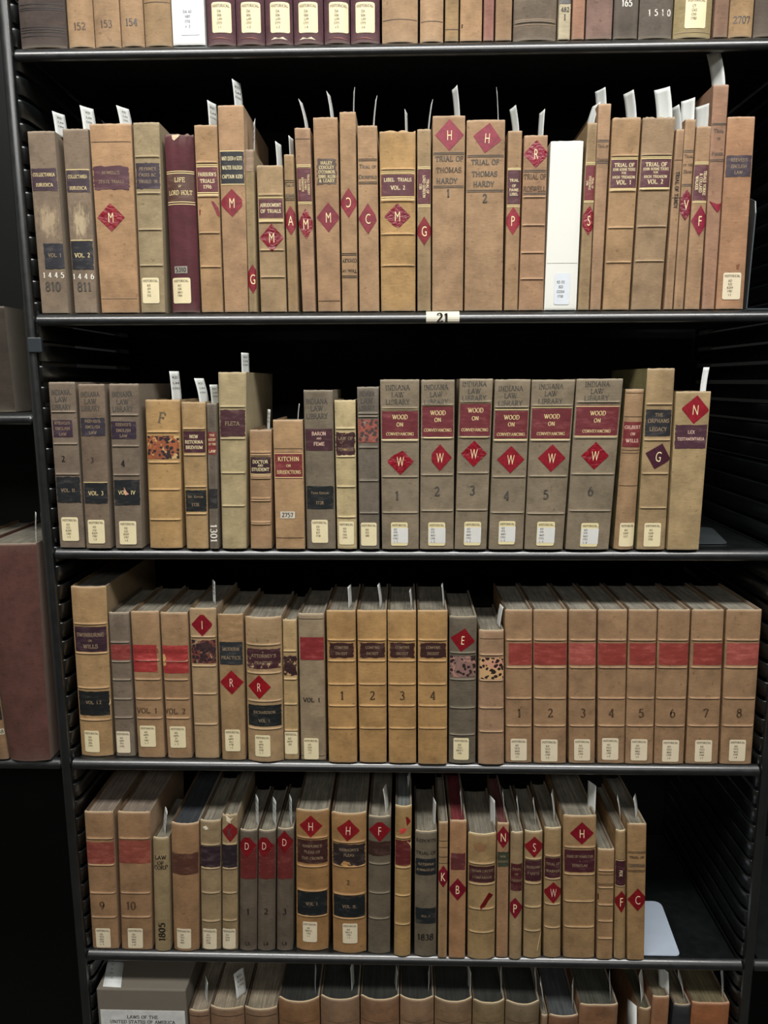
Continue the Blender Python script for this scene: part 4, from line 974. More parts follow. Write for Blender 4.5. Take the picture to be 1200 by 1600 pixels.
BK_C = b(C_, 1042.8, 1092.3, 1056.6, 1112, 611.5, 860, 'AE966E', 'wide tan volume with diamond N above a purple LEX TESTAMENTARIA label', [('D', 1086.7, 640, 22, 22.3, 'N', -4, 'A01C2C'), ('L', 664, 700.5, '4F2C3A', [('LEX', 675, 6), ('TESTAMENTARIA', 685.8, 5.5)], 'pink', None, .0007, (), 6, .26)])

# --- fourth shelf
D_ = 'D'
b(D_, 125.8, 175.5, 108, 164.2, 917, 1182, 'B18E62', 'tall golden tan volume titled SWINBURNE ON WILLS', [('B', 975, 1021, 1075, 1125), ('L', 979.5, 1018.5, '3B2330', [('SWINBURNE', 992, 7), ('ON', 1001, 4), ('WILLS', 1010, 7.5)], 'dimgold', None, .0003, (), 7, .3), ('L', 1080.5, 1118, '1D2122', [('VOL. 1.2', 1097.5, 6)], 'dimgold', None, .0006), ('X', 'D8B98C', [(170, 1098), (174, 1093), (174.5, 1101), (169, 1103)], 'chip'), ('C', 132, 1141.5, 155.5, 1175, ('HISTORICAL', 'KD', '1512', 'S96', '1793'))], rnd=.35, dep=.20, page='5E5850', board='8C7040')
b(D_, 181, 211, 168.3, 201, 957.5, 1182, '7B6D60', 'narrow grey volume with faded red label second on the fourth shelf', [('B', 1003.5, 1033.6, 1062, 1092, 1121), ('K', 1007, 1031, '93322C', None, .0008, 'title_label'), ('T', 'CROMPTON', 1017, 5, 'red'), ('C', 182, 1142.5, 203.5, 1176, ('HISTORICAL', 'KD', '1691', 'F93', '1792'), 'pale')], rnd=.2)
b(D_, 215.5, 257, 203, 247.5, 955.5, 1184, 'A4825F', 'tan volume with bright red label stamped VOL. 1', [('B', 1032, 1061.4, 1092, 1122), ('K', 1007.5, 1050, 'A81C1E', (205.5, 245), .0004, 'title_label'), ('T', 'SIMPSONS', 1017, 6, 'red', None, .3), ('T', 'VOL. 1', 1110, 8, 'brown', 229, .25), ('C', 219, 1133.5, 243.5, 1166.5, ('HISTORICAL', 'KD', '6895', 'S7', '1787', 'v. 1'))], rnd=.15)
b(D_, 262, 299.5, 249.3, 292.5, 957.5, 1185, 'A4825F', 'tan volume with bright red chipped label stamped VOL. 2', [('B', 1033, 1062, 1092, 1122), ('K', 1008.5, 1052, 'A81C1E', None, .0004, 'title_label'), ('T', 'SIMPSONS', 1018, 6, 'red', None, .3), ('X', 'C99C62', [(252.5, 1023), (257, 1022), (260, 1030), (259, 1040), (255, 1041), (253, 1034)], 'chip'), ('T', 'VOL. 2', 1111, 8, 'brown', 273, .25), ('C', 266, 1134.5, 290.5, 1168, ('HISTORICAL', 'KD', '6895', 'S7', '1787', 'v. 2'))], rnd=.15)
b(D_, 304.5, 342, 294.5, 337.3, 950.5, 1185, 'AB8E6A', 'tan volume with diamond I above a dark mottled label remnant', [('B', 995, 1040.5, 1084, 1131.5), ('D', 315.8, 976, 17.5, 18.5, 'I', 0, '8E1626', False, 0, [(0, 1, 15.5), (1, 0, 15.5)]), ('M', 1000, 1036, 'darkred')], rnd=.2)
b(D_, 346.8, 383.5, 339, 379.3, 960, 1188, 'A5865F', 'tan volume with slate label titled MODERN PRACTICE and diamond R', [('K', 960, 1003, 'A07C4E', None, 0, 'leather_band'), ('L', 1003, 1038.5, '2C3135', [('MODERN', 1014, 6), ('PRACTICE', 1027.5, 6)], 'dimgold', None, .0005, (), 6, .34), ('D', 362, 1066, 18.8, 19, 'R', 0, '9C1B26', False, 0, None, 'pink'), ('C', 352, 1139.5, 375.5, 1173.5, ('HISTORICAL', 'KD', '6892', 'R53', '1778', 'v.2'))], rnd=.2)
b(D_, 386.8, 442.5, 381.2, 438.6, 965, 1191, 'AD8F69', 'widest rounded tan volume with diamond R between two dark labels', [('B', 1007.6, 1052, 1095.5, 1139), ('L', 1014.5, 1045, '452029', [('ATTORNEY\'S', 1025, 6), ('PRACTICE', 1035.7, 5.5)], 'dimgold', None, .0006, (), 6, .3, 'C9A880'), ('D', 405, 1073.5, 18.5, 18.8, 'R', 0, '9C1720', False, 0, None, 'pink'), ('L', 1102, 1134.5, '1C2324', [('RICHARDSON', 1113, 5), ('VOL. I.', 1126, 5.5)], 'dimgold', None, .0004), ('C', 398.5, 1148.5, 422.5, 1182, ('HISTORICAL', 'KD', '6895', 'R53', '1778', 'v. 1'))], rnd=.55)
b(D_, 444.2, 467, 441, 463.3, 968, 1187, 'B79A6C', 'thin worn volume with torn dark label and cream call label', [('B', 1017, 1061, 1100, 1141), ('L', 1025, 1055, '3A2124', (), 'dimgold', None, .0015, (), 6, .3, 'B89468'), ('C', 445, 1143, 465, 1178, ('HISTORICAL', 'KD', '6892', '.R9'), 'cream', True), ('TORN',)], rnd=.15)
b(D_, 470.3, 509.5, 465.3, 506.7, 959, 1188, '9B886F', 'greyish volume with red label titled TIDD\'S PRACTICE VOL. 1', [('G', 'dark', 967, 1181), ('L', 995.5, 1031, '8E1A22', [('TIDD\'S', 1008, 6.5), ('PRACTICE', 1021.5, 6.5)], 'red', (468.5, 506), 0, (), 6, .2), ('T', 'VOL. 1', 1093.4, 6.5, 'dark', 486.5, .05), ('C', 475, 1153, 498, 1186, ('HISTORICAL', 'KD', '7107', 'T52', 'v.1'))], rnd=.1)
for num, bl, br, tl, tr, by in (('1', 513.5, 558, 509.5, 555.5, 1192), ('2', 561.7, 604.3, 557.3, 604.2, 1192), ('3', 607.3, 650.5, 605, 650.6, 1193), ('4', 653.2, 698.8, 652.3, 699.8, 1195)):
    b(D_, bl, br, tl, tr, 954, by, 'B58D57', 'golden calf volume numbered %s with small torn brown label' % num, [('B', 1000, 1032.7, 1069, 1102.7, 1137.7), ('L', 1004.5, 1027.5, '40221F', [('COMYNS', 1011.5, 5), ('DIGEST', 1021, 5)], 'dimgold', (tl+4+(bl-tl)*.3, tr-3), .0012, (), 6, .36), ('T', num, 1086.7, 13, 'brown', None, .2)], rnd=.12, group='golden volumes numbered 1 to 4', rim='C09A62')
b(D_, 701.2, 743.3, 702, 745.7, 964, 1193.5, '6C6356', 'dark grey rounded volume with tilted diamond E and mottled band', [('B', 1020, 1061.7, 1106, 1148), ('D', 723.3, 1000, 19.5, 18.5, 'E', -9, '8E1420'), ('M', 1025.5, 1057.5, 'pinkdark'), ('C', 708.5, 1153, 732.5, 1187, ('HISTORICAL', 'KD', '7212', 'E812.7', '1781'))], rnd=.3)
b(D_, 747.3, 788.3, 748.3, 788, 985, 1195, 'A68466', 'shorter tan volume with pink and black marbled remnant', [('B', 1023, 1063, 1106, 1143), ('G', 'brown', 998), ('M', 1027.7, 1061, 'creamdark')], rnd=.25)
tw = [('1', 790, 831.3, 789, 832.4, 1192, (797.8, 1154, 823, 1188), (795, 831), 811), ('2', 834, 884.8, 833.6, 887.2, 1193, (845, 1155, 871, 1189.5), None, 860), ('3', 889, 930, 889, 932.7, 1193, (897, 1154.5, 922, 1188), None, 911),
      ('4', 934, 976, 934.8, 981, 1193, (940.5, 1153, 966, 1187), None, 955), ('5', 977, 1020.6, 983, 1027.8, 1194, (985.5, 1154.5, 1011, 1188), (984, 1025), 1002), ('6', 1022, 1068.5, 1029, 1079.8, 1194, (1034.5, 1156, 1060.5, 1190), (1030, 1077), 1051),
      ('7', 1071.6, 1122.3, 1081.8, 1132.6, 1194, (1085.5, 1156, 1112, 1190), (1083.5, 1129), 1103), ('8', 1125.5, 1174.5, 1136, 1191.8, 1194.5, (1139, 1155.5, 1164.5, 1189), (1136, 1187), 1155)]
for num, bl, br, tl, tr, by, cl, lx, nx in tw:
    b(D_, bl, br, tl, tr, 953, by, 'A2805F', 'tan linen volume with plain faded red label stamped %s' % num, [('B', 1000, 1043, 1091, 1134), ('K', 1005, 1039, '982F26' if num not in '38' else 'A8443A', lx, .0003, 'title_label'), ('T', num, 1114, 13, 'brown', nx, .26), ('C', *cl, ('HISTORICAL', 'KD', '7433', 'W65', '1799', 'v.'+num), 'pale')], rnd=.1, group='red labelled tan set', page='8F8A7C')

# --- fifth shelf
E_ = 'E'
b(E_, 144.5, 185, 130.5, 176, 1269, 1483, '9F7B58', 'tan linen volume with faded red label stamped 9, first on the fifth shelf', [('B', 1310, 1351.5, 1395, 1432.7), ('K', 1316, 1349.5, '8E3A2C', None, .0005, 'title_label'), ('T', '9', 1415, 12, 'brown', 159.5, .3), ('C', 150, 1450, 173, 1480, ('HISTORICAL', 'KD', '7433', 'W65', '1799', 'v. 9'), 'pale')], rnd=.12, dep=.16, page='86786A')
b(E_, 189.8, 237.5, 182.5, 234.5, 1269.5, 1484.5, '9F7B58', 'tan linen volume with faded red label stamped 10', [('B', 1310, 1395, 1432.5), ('K', 1313, 1349, '94402F', None, .0005, 'title_label'), ('T', '10', 1415, 12, 'brown', 205, .3), ('C', 200, 1450, 223.5, 1481, ('HISTORICAL', 'KD', '7433', 'W65', '1799', 'v.10'), 'pale')], rnd=.12, dep=.16, page='86786A')
b(E_, 241.5, 265.5, 237.5, 263, 1310, 1487, '9B8763', 'thin olive volume with upright number 1805', [('T', 'LAW', 1340, 6, 'dark'), ('T', 'OF', 1348.5, 6, 'dark', None, .35), ('T', 'CORP', 1355.5, 6, 'dark', None, .4), ('T', '1805', 1456, 9, 'dark', 253, .25, 90, 1.3, 'stamped_lettering', .04, 40)], rnd=.5)
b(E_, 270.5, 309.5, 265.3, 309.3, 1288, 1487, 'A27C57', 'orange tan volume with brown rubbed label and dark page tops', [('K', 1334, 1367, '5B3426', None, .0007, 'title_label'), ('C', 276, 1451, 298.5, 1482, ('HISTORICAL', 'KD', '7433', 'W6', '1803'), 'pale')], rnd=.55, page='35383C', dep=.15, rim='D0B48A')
b(E_, 314.3, 344.7, 311.5, 344.3, 1283, 1485, '9A8463', 'tan volume with plain dark purple label left of the diamond K volume', [('B', 1320, 1356.7, 1395, 1439), ('K', 1323, 1355, '35232C', None, .0006, 'title_label'), ('X', 'E8DCC4', [(316, 1293), (322, 1290), (326, 1295), (321, 1297)], 'chip'), ('C', 317, 1451, 338.5, 1482.5, ('HISTORICAL', 'KD', '7429', 'W37', '1798'), 'pale', True)], rnd=.4)
b(E_, 346.8, 371, 346.2, 370.6, 1274, 1485, '9E8764', 'tan volume with diamond K at its damaged head', [('B', 1319, 1357, 1395, 1438), ('D', 359.8, 1300, 14, 16, 'K', 0, '8E2226', False, 0, None, 'grey'), ('K', 1321, 1355.5, '2C232C', None, .0006, 'title_label'), ('X', 'E4D6B8', [(352, 1274), (360, 1279), (365, 1277), (360, 1283), (361, 1287), (354, 1283)], 'chip'), ('C', 347.5, 1451, 368, 1482, ('HISTORICAL', 'KD', '7429', 'W37'), 'pale', True), ('TORN',)], rnd=.4)
for i, (bl, br, tl, tr, ty, dx, ky) in enumerate(((373.8, 400.5, 374.2, 401.7, 1298, 385.8, 1309), (401.8, 429, 403, 430.5, 1298.5, 412.8, 1309), (432, 456.8, 432.5, 458.5, 1295.5, 444.5, 1303))):
    b(E_, bl, br, tl, tr, ty, 1486, '665A4E', 'dark taupe volume with diamond D over a red patch, %s of three' % ('leftmost', 'middle', 'rightmost')[i],
      [('K', 1320, 1373.5, '70201F', None, .0009), ('D', dx, ky+12.5, 14.5, 18.5, 'D', 0, '86161E', False, 0, [(0, 1, 13)] if i < 2 else None, 'pink', .85), ('T', ('1', '2', '3')[i], 1424, 9, 'dark', None, .42), ('T', 'L4' if i else 'LX', 1474, 5, 'dark', None, .45)], rnd=.5, group='dark taupe volumes with diamond D')
b(E_, 462.3, 512.5, 461.5, 514, 1267, 1486, 'A67C4A', 'rich brown calf volume with diamond H and black VOL. I label', [('B', 1309, 1354, 1392, 1431.5), ('D', 485.5, 1291, 18.3, 17.3, 'H', 0, '971C22', False, 0, None, 'pink'), ('L', 1313, 1349, '42211F', [('HAWKINS\'S', 1322, 5), ('PLEAS OF', 1331, 5), ('THE CROWN', 1341, 5)], 'dimgold', None, .0006, (), 5, .38), ('L', 1394, 1430, '1B2124', [('VOL. I.', 1412, 5.5)], 'dimgold', None, .0004, (), 5, .35), ('C', 473, 1440, 495.5, 1471.5, ('HISTORICAL', 'KD', '7869.H', '.1783', 'v.1'), 'pale')], rnd=.5)
b(E_, 520, 572.3, 517, 572.3, 1272, 1490, 'A67D4C', 'rich brown calf volume with diamond H and damaged dark label stamped 2', [('B', 1316, 1354, 1397.7, 1435), ('D', 544, 1297.4, 18.7, 17.3, 'H', -5, '971C22', False, 0, None, 'pink'), ('L', 1320, 1352, '2F2526', [('HAWKINS\'S', 1328, 5), ('PLEAS', 1336, 5)], 'dimgold', None, .0016, (), 5, .4), ('X', 'A9804E', [(532, 1351), (537, 1345), (546, 1347), (549, 1353), (540, 1354)], 'chip'), ('T', '2', 1378.5, 7, 'brown', 544, .3), ('L', 1400, 1433, '1B2124', [('VOL. II.', 1416, 5.5)], 'dimgold', None, .0004, (), 5, .35), ('C', 535.5, 1442.5, 558.5, 1473.5, ('HISTORICAL', 'KD', '7869.H', '.1783', 'v.2'), 'pale')], rnd=.5)
b(E_, 574.7, 609.6, 575.3, 611.2, 1276.5, 1490.5, '6C6253', 'grey rounded volume with diamond F right of the brown calf pair', [('B', 1349.6, 1395, 1435), ('D', 593.4, 1298, 17.5, 17.5, 'F', 0, '8E1620', False, 0, [(0, 1, 13.5)], 'pink'), ('K', 1315, 1337, '40251F', None, .0009, 'title_label')], rnd=.45)
b(E_, 615.3, 641.5, 617.3, 643.8, 1260.5, 1495, 'A98753', 'cracked vellum volume with red label and bright red scraps', [('B', 1309, 1355.5, 1399, 1444), ('X', '8C1417', [(634, 1276), (638, 1278), (642, 1285), (636, 1291)]), ('X', 'E0504A', [(624, 1297), (631, 1293), (636, 1296), (632, 1301), (625, 1303)]), ('L', 1313, 1352, '641A1C', (), 'dimgold', None, .0006), ('X', 'C9AE7C', [(636, 1315), (643, 1316), (643, 1330), (641, 1322)], 'chip')], rnd=.55, board='B39B6C', rim='DCC691', page='6B6F6C')
b(E_, 647.3, 682, 648.5, 683.3, 1300, 1495, '6F6555', 'grey rounded volume stamped 1838 with two black labels', [('T', 'REPORTS', 1314, 5, 'dark', None, .42), ('T', 'TRIAL OF', 1333, 5, 'dark', None, .42), ('L', 1342, 1367, '22262A', [('BATEMAN', 1350, 4.5), ('KINNERSLEY', 1359, 4)], 'dimgold', None, .0005, (), 5, .4), ('L', 1419, 1443, '1E2428', [('VOL. I.', 1431, 4)], 'dimgold', None, .0005, (), 5, .4), ('T', '1838', 1464, 9, 'dark', None, .36)], rnd=.45)
b(E_, 684, 698.5, 685.5, 700.5, 1285, 1497, 'A28059', 'very thin tan volume with diamond K across its width', [('G', 'dark', 1314, 1324, 1339, 1348.7), ('D', 692.6, 1369.3, 12, 17.3, 'K', 0, '86152A')], rnd=.2)
b(E_, 701, 727, 703, 729.5, 1282.5, 1497.5, 'AC8059', 'pinkish tan volume with diamond B and red stained page tops', [('K', 1333, 1359, '63282A', (704.5, 727), .0006, 'title_label'), ('D', 715, 1389.4, 15, 17.5, 'B', 0, '85142A')], page='6E2428')
b(E_, 730.8, 773.5, 731.7, 776.3, 1304, 1501, 'A4875C', 'wide tan volume with a brown stain and a slanted red scrap', [('B', 1349.5, 1381.5, 1420, 1456.5), ('X', '8A6646', [(740, 1320), (750, 1316), (761, 1321), (757, 1329), (748, 1332), (741, 1327)], 'scrap'), ('L', 1354, 1379, '451E22', [('CROWN CIRCUIT', 1361, 4.5), ('COMPANION', 1371, 4.5)], 'dimgold', None, .0005, (), 5, .4), ('X', '74120F', [(764, 1395), (771, 1400), (757, 1417), (751, 1420), (750, 1416)])], rnd=.5, rim='E0CE9C')
b(E_, 775.2, 793.8, 776.8, 796, 1286.5, 1496.5, 'A47E5B', 'thin tan volume with diamond N over a green label', [('D', 786.3, 1307.8, 13, 17.3, 'N', 0, '8C1728'), ('L', 1331, 1354, '3A4330', [('NEW', 1338, 3.5), ('REPORTS', 1346, 3.5)], 'dimgold', None, .0006, (), 5, .36)], rnd=.2, page='6A3A38')
b(E_, 795.8, 815, 798.2, 818.2, 1301, 1499.5, '9C8360', 'tan volume with long maroon label above diamond P', [('L', 1350, 1392, '53181F', [('TRIAL', 1358, 4), ('OF', 1366, 4), ('PORTEOUS', 1376, 4)], 'dimgold', None, .0005, (), 5, .4), ('D', 804.8, 1418.8, 13, 16.5, 'P', 0, '86182A')], rnd=.55, rim='D8CDB0')
b(E_, 817.8, 845.8, 820.3, 848.8, 1300, 1497.5, 'A58A62', 'tan ribbed volume with diamond S and a pale scratch at its foot', [('B', 1342, 1380, 1417, 1454), ('D', 835, 1323.4, 16.5, 16.5, 'S', 0, '8F1A22', False, 0, None, 'pink'), ('L', 1345, 1376.5, '471B27', [('SESSIONS', 1355, 4.5), ('PAPERS', 1365, 4.5)], 'dimgold', None, .0005, (), 5, .4), ('X', 'D9BE8A', [(846, 1455), (846.8, 1455.5), (840, 1486), (838.6, 1486)], 'scratch')], rnd=.5, rim='E0D2A8')
b(E_, 849.6, 876.6, 851.2, 878, 1294.5, 1497, 'A3865E', 'tan ribbed volume with diamond W near the wide H volume', [('B', 1337.5, 1373, 1412.5, 1449), ('L', 1341, 1371.5, '491C27', [('TRIAL OF', 1350, 4.5), ('WARREN', 1361, 4.5)], 'dimgold', None, .0005, (), 5, .4), ('D', 864.6, 1394.6, 16, 16.5, 'W', 0, '8E1822', False, 0, None, 'pink')], rnd=.5, rim='E0D2A8')
b(E_, 880.6, 929.3, 880.3, 932.8, 1275, 1497.5, 'A5845B', 'wide tan volume titled DUKE OF HAMILTON v. DOUGLAS with diamond H', [('B', 1323.5, 1365.8, 1408, 1448), ('D', 909.3, 1302, 18.7, 17.5, 'H', 0, '8C1426'), ('L', 1328, 1362.5, '4C1A26', [('DUKE OF HAMILTON', 1338, 4.6), ('v.', 1345, 3), ('DOUGLAS', 1352, 4.6)], 'dimgold', None, .0003, (), 5, .3)], rnd=.2)
b(E_, 932.5, 957.3, 934.3, 961, 1327.5, 1499.5, 'A3815A', 'short tan ribbed volume near the bookend with black rules', [('B', 1360, 1386.5, 1413.4, 1438.8, 1465.8), ('G', 'dark', 1367, 1381.5, 1384), ('X', '5A1A1A', [(933.6, 1397), (935.6, 1396), (935.6, 1406), (933.6, 1406)])], rnd=.15)
b(E_, 960, 978, 962.4, 979, 1298.5, 1499.5, 'A38459', 'narrow rounded tan volume with maroon label and diamond F', [('L', 1343, 1386, '471B27', (), 'cream', None, .0003, (1344.5, 1384.5), 5, .3, None, ('FOX',)), ('D', 971, 1408.8, 12, 17, 'F', 0, '8C1820')], rnd=.75, rim='E4D4A6')
BK_E = b(E_, 980.2, 1006.8, 980.4, 1010.8, 1287.5, 1500.5, 'A78459', 'tan volume with diamond C, last before the pale bookend', [('G', 'dark', 1331, 1333, 1360, 1362), ('T', 'TRIAL OF', 1339.5, 3.5, 'dark'), ('T', 'CUNNINGHAM', 1352, 5, 'grey', None, .3), ('D', 996.3, 1405.4, 15.8, 17.5, 'C', 0, '8C141C', False, 0, None, 'pink')])

# --- bottom shelf: only heads of the spines are in the frame
G6 = 'books on the bottom shelf, cut off by the frame'
def bf(tl, tr, ty, color, label, feats=(), **k):
    return Book('F', None, None, tl, tr, ty, None, color, label, feats, group=G6, Yf=D+k.pop('dy', .003), **k)
sc = at(150, 1545, D+.003); s2 = at(290, 1545, D+.003)
bx = empty('slipcase', ((sc.x+s2.x)/2, D+.083, SHZ['F']+.0005), 'dark brown cloth slipcase titled LAWS OF THE UNITED STATES OF AMERICA', 'slipcase', 'boxes among the books')
hb = sc.z-SHZ['F']-.0005; wb = (s2.x-sc.x)
v, f = box(-wb/2, wb/2, -.08, .10, 0, hb)
o = mesh('case', v, f, cloth('3B332D'), bx); m_ = o.modifiers.new('b', 'BEVEL'); m_.width = .002; m_.segments = 2
zl0 = at(220, 1579, D+.003).z-SHZ['F']
v, f = box(-wb/2+.004, wb/2-.003, -.0806, -.08, zl0-.07, zl0)
o = mesh('title_label', v, f, plain('white_title_paper', 'D6D6D2', .6), bx)
VV, FF = [], []
for st, dz, ch in (('LAWS OF THE', -.0105, .0052), ('UNITED STATES OF AMERICA', -.0185, .0052), ('VOL. I - II', -.034, .0045)):
    gv, gf, gw = glyphs(st, .01); k = min(1, wb*.86/(gw*ch)); o0 = len(VV)
    VV += [(x*ch*k, -.0809, zl0+dz+y*ch) for x, y in gv]; FF += [tuple(i+o0 for i in q) for q in gf]
mesh('lettering', VV, FF, ink('dark'), o)
bf(294, 326, 1580, '8C6A52', 'narrow brown volume beside the dark slipcase', [('G', 'dark', 1588)], page='8E8270', rnd=.4)
bf(327, 380, 1577, '8C6C52', 'brown volume with ragged page tops, second after the slipcase', [('G', 'dark', 1588)], page='9A8D78', rnd=.5)
bf(381, 432, 1578, '87694F', 'brown volume with creased pale pages, third after the slipcase', [('G', 'dark', 1588)], page='8F836F', rnd=.5)
for i, (tl, tr, ty, c) in enumerate(((433, 498, 1566, '8F6742'), (499.4, 561, 1563, '8D6E54'), (562.3, 623.8, 1563, '8A6547'), (624.8, 678.6, 1563, '927356'), (679.4, 738.5, 1566, '896D50'), (739.4, 790, 1568, '85714F'), (791, 844.8, 1570, '7C6A52'))):
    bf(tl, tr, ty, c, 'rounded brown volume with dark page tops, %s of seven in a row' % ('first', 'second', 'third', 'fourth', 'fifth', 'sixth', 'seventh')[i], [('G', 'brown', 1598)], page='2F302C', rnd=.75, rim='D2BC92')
bf(846, 856.5, 1587, '8A6E50', 'very thin volume between two wide ones on the bottom shelf', rnd=.5, rim='D2BC92')
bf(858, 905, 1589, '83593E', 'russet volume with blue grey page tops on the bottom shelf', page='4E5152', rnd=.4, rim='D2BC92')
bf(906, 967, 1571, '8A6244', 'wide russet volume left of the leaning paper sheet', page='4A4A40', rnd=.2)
bf(999, 1019, 1577, '8C6A48', 'narrow brown volume right of the leaning paper sheet', page='55523F', rnd=.7, rim='D2BC92')
bf(1020, 1047.3, 1558, '9C6C4A', 'orange brown volume with worn corners on the bottom shelf', page='6E6550', rnd=.2)
bf(1053, 1080.7, 1571, '2E3138', 'dark navy volume on the bottom shelf', page='7A6F5A', rnd=.3, rim='B59B74')
bf(1082, 1141.5, 1568, 'A3653C', 'wide orange leather volume at the right end of the bottom shelf', page='6E6448', rnd=.1, rim='C08A60')

# --- neighbouring case on the left
GN = 'books in the left neighbouring case'
b('D', 13, 76, -38, 53.5, 850, 1195, '603D37', 'big maroon folio standing in the left neighbouring case', [], rnd=.35, dep=.24, z0=SHZ['D']+.0004, Yf=D-.007, group=GN, page='7C7668', rim='B59A86')
b('D', -28, 12.5, -78, -38, 850, 1187, '8A6A4C', 'tan volume left of the maroon folio, cut by the frame', [('N', '38', -4, 6, 1139, 1148, 'C9BFA6'), ('K', 1085, 1125, '2B2624')], rnd=.2, z0=SHZ['D']+.0004, group=GN)
b('D', -40, 21.5, -64, 3, 478, None, '3F3730', 'grey brown volume at the left edge beside the middle row', [], rnd=.4, z0=zl+.0004, Yf=D+.012, group=GN, dep=.2)

# --- bookends
bookend('metal_bookend', [(1009, 1493), (1063, 1494), (1032, 1409), (990, 1409)], SHZ['E'], BK_E.X(1, .6)+.0006, .12, 'B9C6D6', 'pale grey metal bookend at the right of the fifth shelf', .5, .0)
bookend('metal_bookend', [(1085, 850), (1137, 850), (1112, 825), (1085, 824)], SHZ['C'], BK_C.X(1, .6)+.0008, .12, '4A5052', 'dark grey metal bookend behind the diamond N volume', .45, .3)
e0 = at(1166, 478, D+.012); rt = empty('wire_bookend', (e0.x, D+.05, SHZ['B']+.0003), 'slim black bookend with bright edge at the right of the tagged shelf', 'bookend', 'metal bookends')
tp = at(1178, 305, D+.012); hh = tp.z-SHZ['B']
out = [(0, .0), (0, hh-.02), (.004, hh-.006), (.018, hh), (.08, hh), (.095, hh-.008), (.10, hh-.02), (.10, 0)]
dx = 0.0
V = [(0.0025*z/hh, y-.038, z) for y, z in out]+[(0.0025*z/hh+.0013, y-.038, z) for y, z in out]; n = len(out)
mesh('tongue', V, [tuple(range(n)), tuple(range(n, 2*n))]+[(i, (i+1) % n, n+(i+1) % n, n+i) for i in range(n)], plain('bookend_grey', '5C6468', .35, .6, .05, 30, 0, .4), rt)
v, f = box(0, .028, -.038, .062, .0003, .0015); mesh('foot', v, f, plain('bookend_grey', '5C6468', .35, .6, .05, 30, 0, .4), rt)

# ------------------------------------------------------------------ paper slips (base x, y, tip x, y, width, near edge, book it stands in, typed)
SL = [
 (92.5, 210, 88, 174, 11, 1, 'the volume marked 1445', 1), (137.5, 205, 132.5, 165, 14, 1, 'the volume marked 1446', 1), (195, 200, 189, 165, 13, 1, 'the wide tan volume with torn purple label', 1),
 (331.5, 199, 329, 157, 9, 1, 'the FAIRBURN\'S TRIALS volume', 1), (371.5, 168, 367.5, 124, 9, 1, 'the MARY QUEEN OF SCOTS volume', 1), (394.5, 237, 395.5, 186, 7, -1, 'the thin volume with low diamond G', 1),
 (436, 261, 433.5, 221, 6, 1, 'the ABRIDGMENT OF TRIALS volume', 0), (455, 244, 453.5, 212, 4.5, 1, 'the very narrow volume with diamond A', 0), (479, 202, 468.5, 155, 3.5, 1, 'the TRIALS ROBBERY volume', 0),
 (519, 186, 512.5, 143, 4, 1, 'the volume labelled with five names', 0), (551.5, 178, 552.7, 137, 3.2, -1, 'the volume with upside-down C', 0), (583, 199, 587.5, 150, 3.5, -1, 'the Crossfield volume', 0),
 (635.5, 208, 634.5, 171, 4, 1, 'the LIBEL TRIALS volume', 0), (669.5, 204, 675, 156, 2.2, -1, 'the LORD GORDON volume', 0), (715, 184, 710.5, 134, 7, -1, 'THOMAS HARDY volume 1', 0),
 (780, 190, 777.5, 137, 4, 1, 'THOMAS HARDY volume 2', 0), (807.5, 207, 802, 165, 7, -1, 'the PAINE LIBEL volume', 0), (846, 214, 848.5, 171, 5, -1, 'the ROSWELL volume', 0),
 (924.5, 194, 934, 160, 7.5, -1, 'the STOCKDALE volume', 0), (942, 164, 939.5, 137, 11, -1, 'the tall narrow volume by the Stockdale', 0), (989.5, 187, 984, 141, 10, -1, 'the first Tooke volume', 0),
 (1041, 186, 1036, 136, 19, -1, 'the second Tooke volume', 0), (1062, 205, 1056.5, 164, 7, -1, 'the very thin volume with upright title', 0), (1077, 189, 1077.5, 153, 15, -1, 'the thin volume with torn diamond', 0),
 (1099.5, 200, 1100, 162, 14, -1, 'the diamond F volume on the tagged shelf', 0), (1126.5, 135, 1117, 78, 13, -1, 'the tallest thin volume', 0)]
for xb, yb, xt, yt, w, nr, bk, tx in SL:
    slip('B', xb, yb, xt, yt, w, nr, 'white paper slip rising from '+bk, bool(tx))
SC3 = [(274, 627, 270, 580, 9.5, 1, 'the golden volume with pencilled F', 1), (317, 630, 309, 591, 10, 1, 'the NEW RETORNA BREVIUM volume', 1), (335, 633, 332, 601, 8, 1, 'the thin volume numbered 1301', 1),
 (382, 584, 381.5, 551, 8, 1, 'the tall FLETA volume', 1), (417.5, 673, 419, 640, 7.5, -1, 'the DOCTOR AND STUDENT volume', 1), (464, 658, 466.5, 631, 4, -1, 'the KITCHIN volume', 0), (1098, 614, 1103, 574, 9, 0, 'the volume with diamond N on the middle shelf', 0)]
for xb, yb, xt, yt, w, nr, bk, tx in SC3:
    slip('C', xb, yb, xt, yt, w, nr or 1, 'white paper slip rising from '+bk, bool(tx), None, nr == 0)
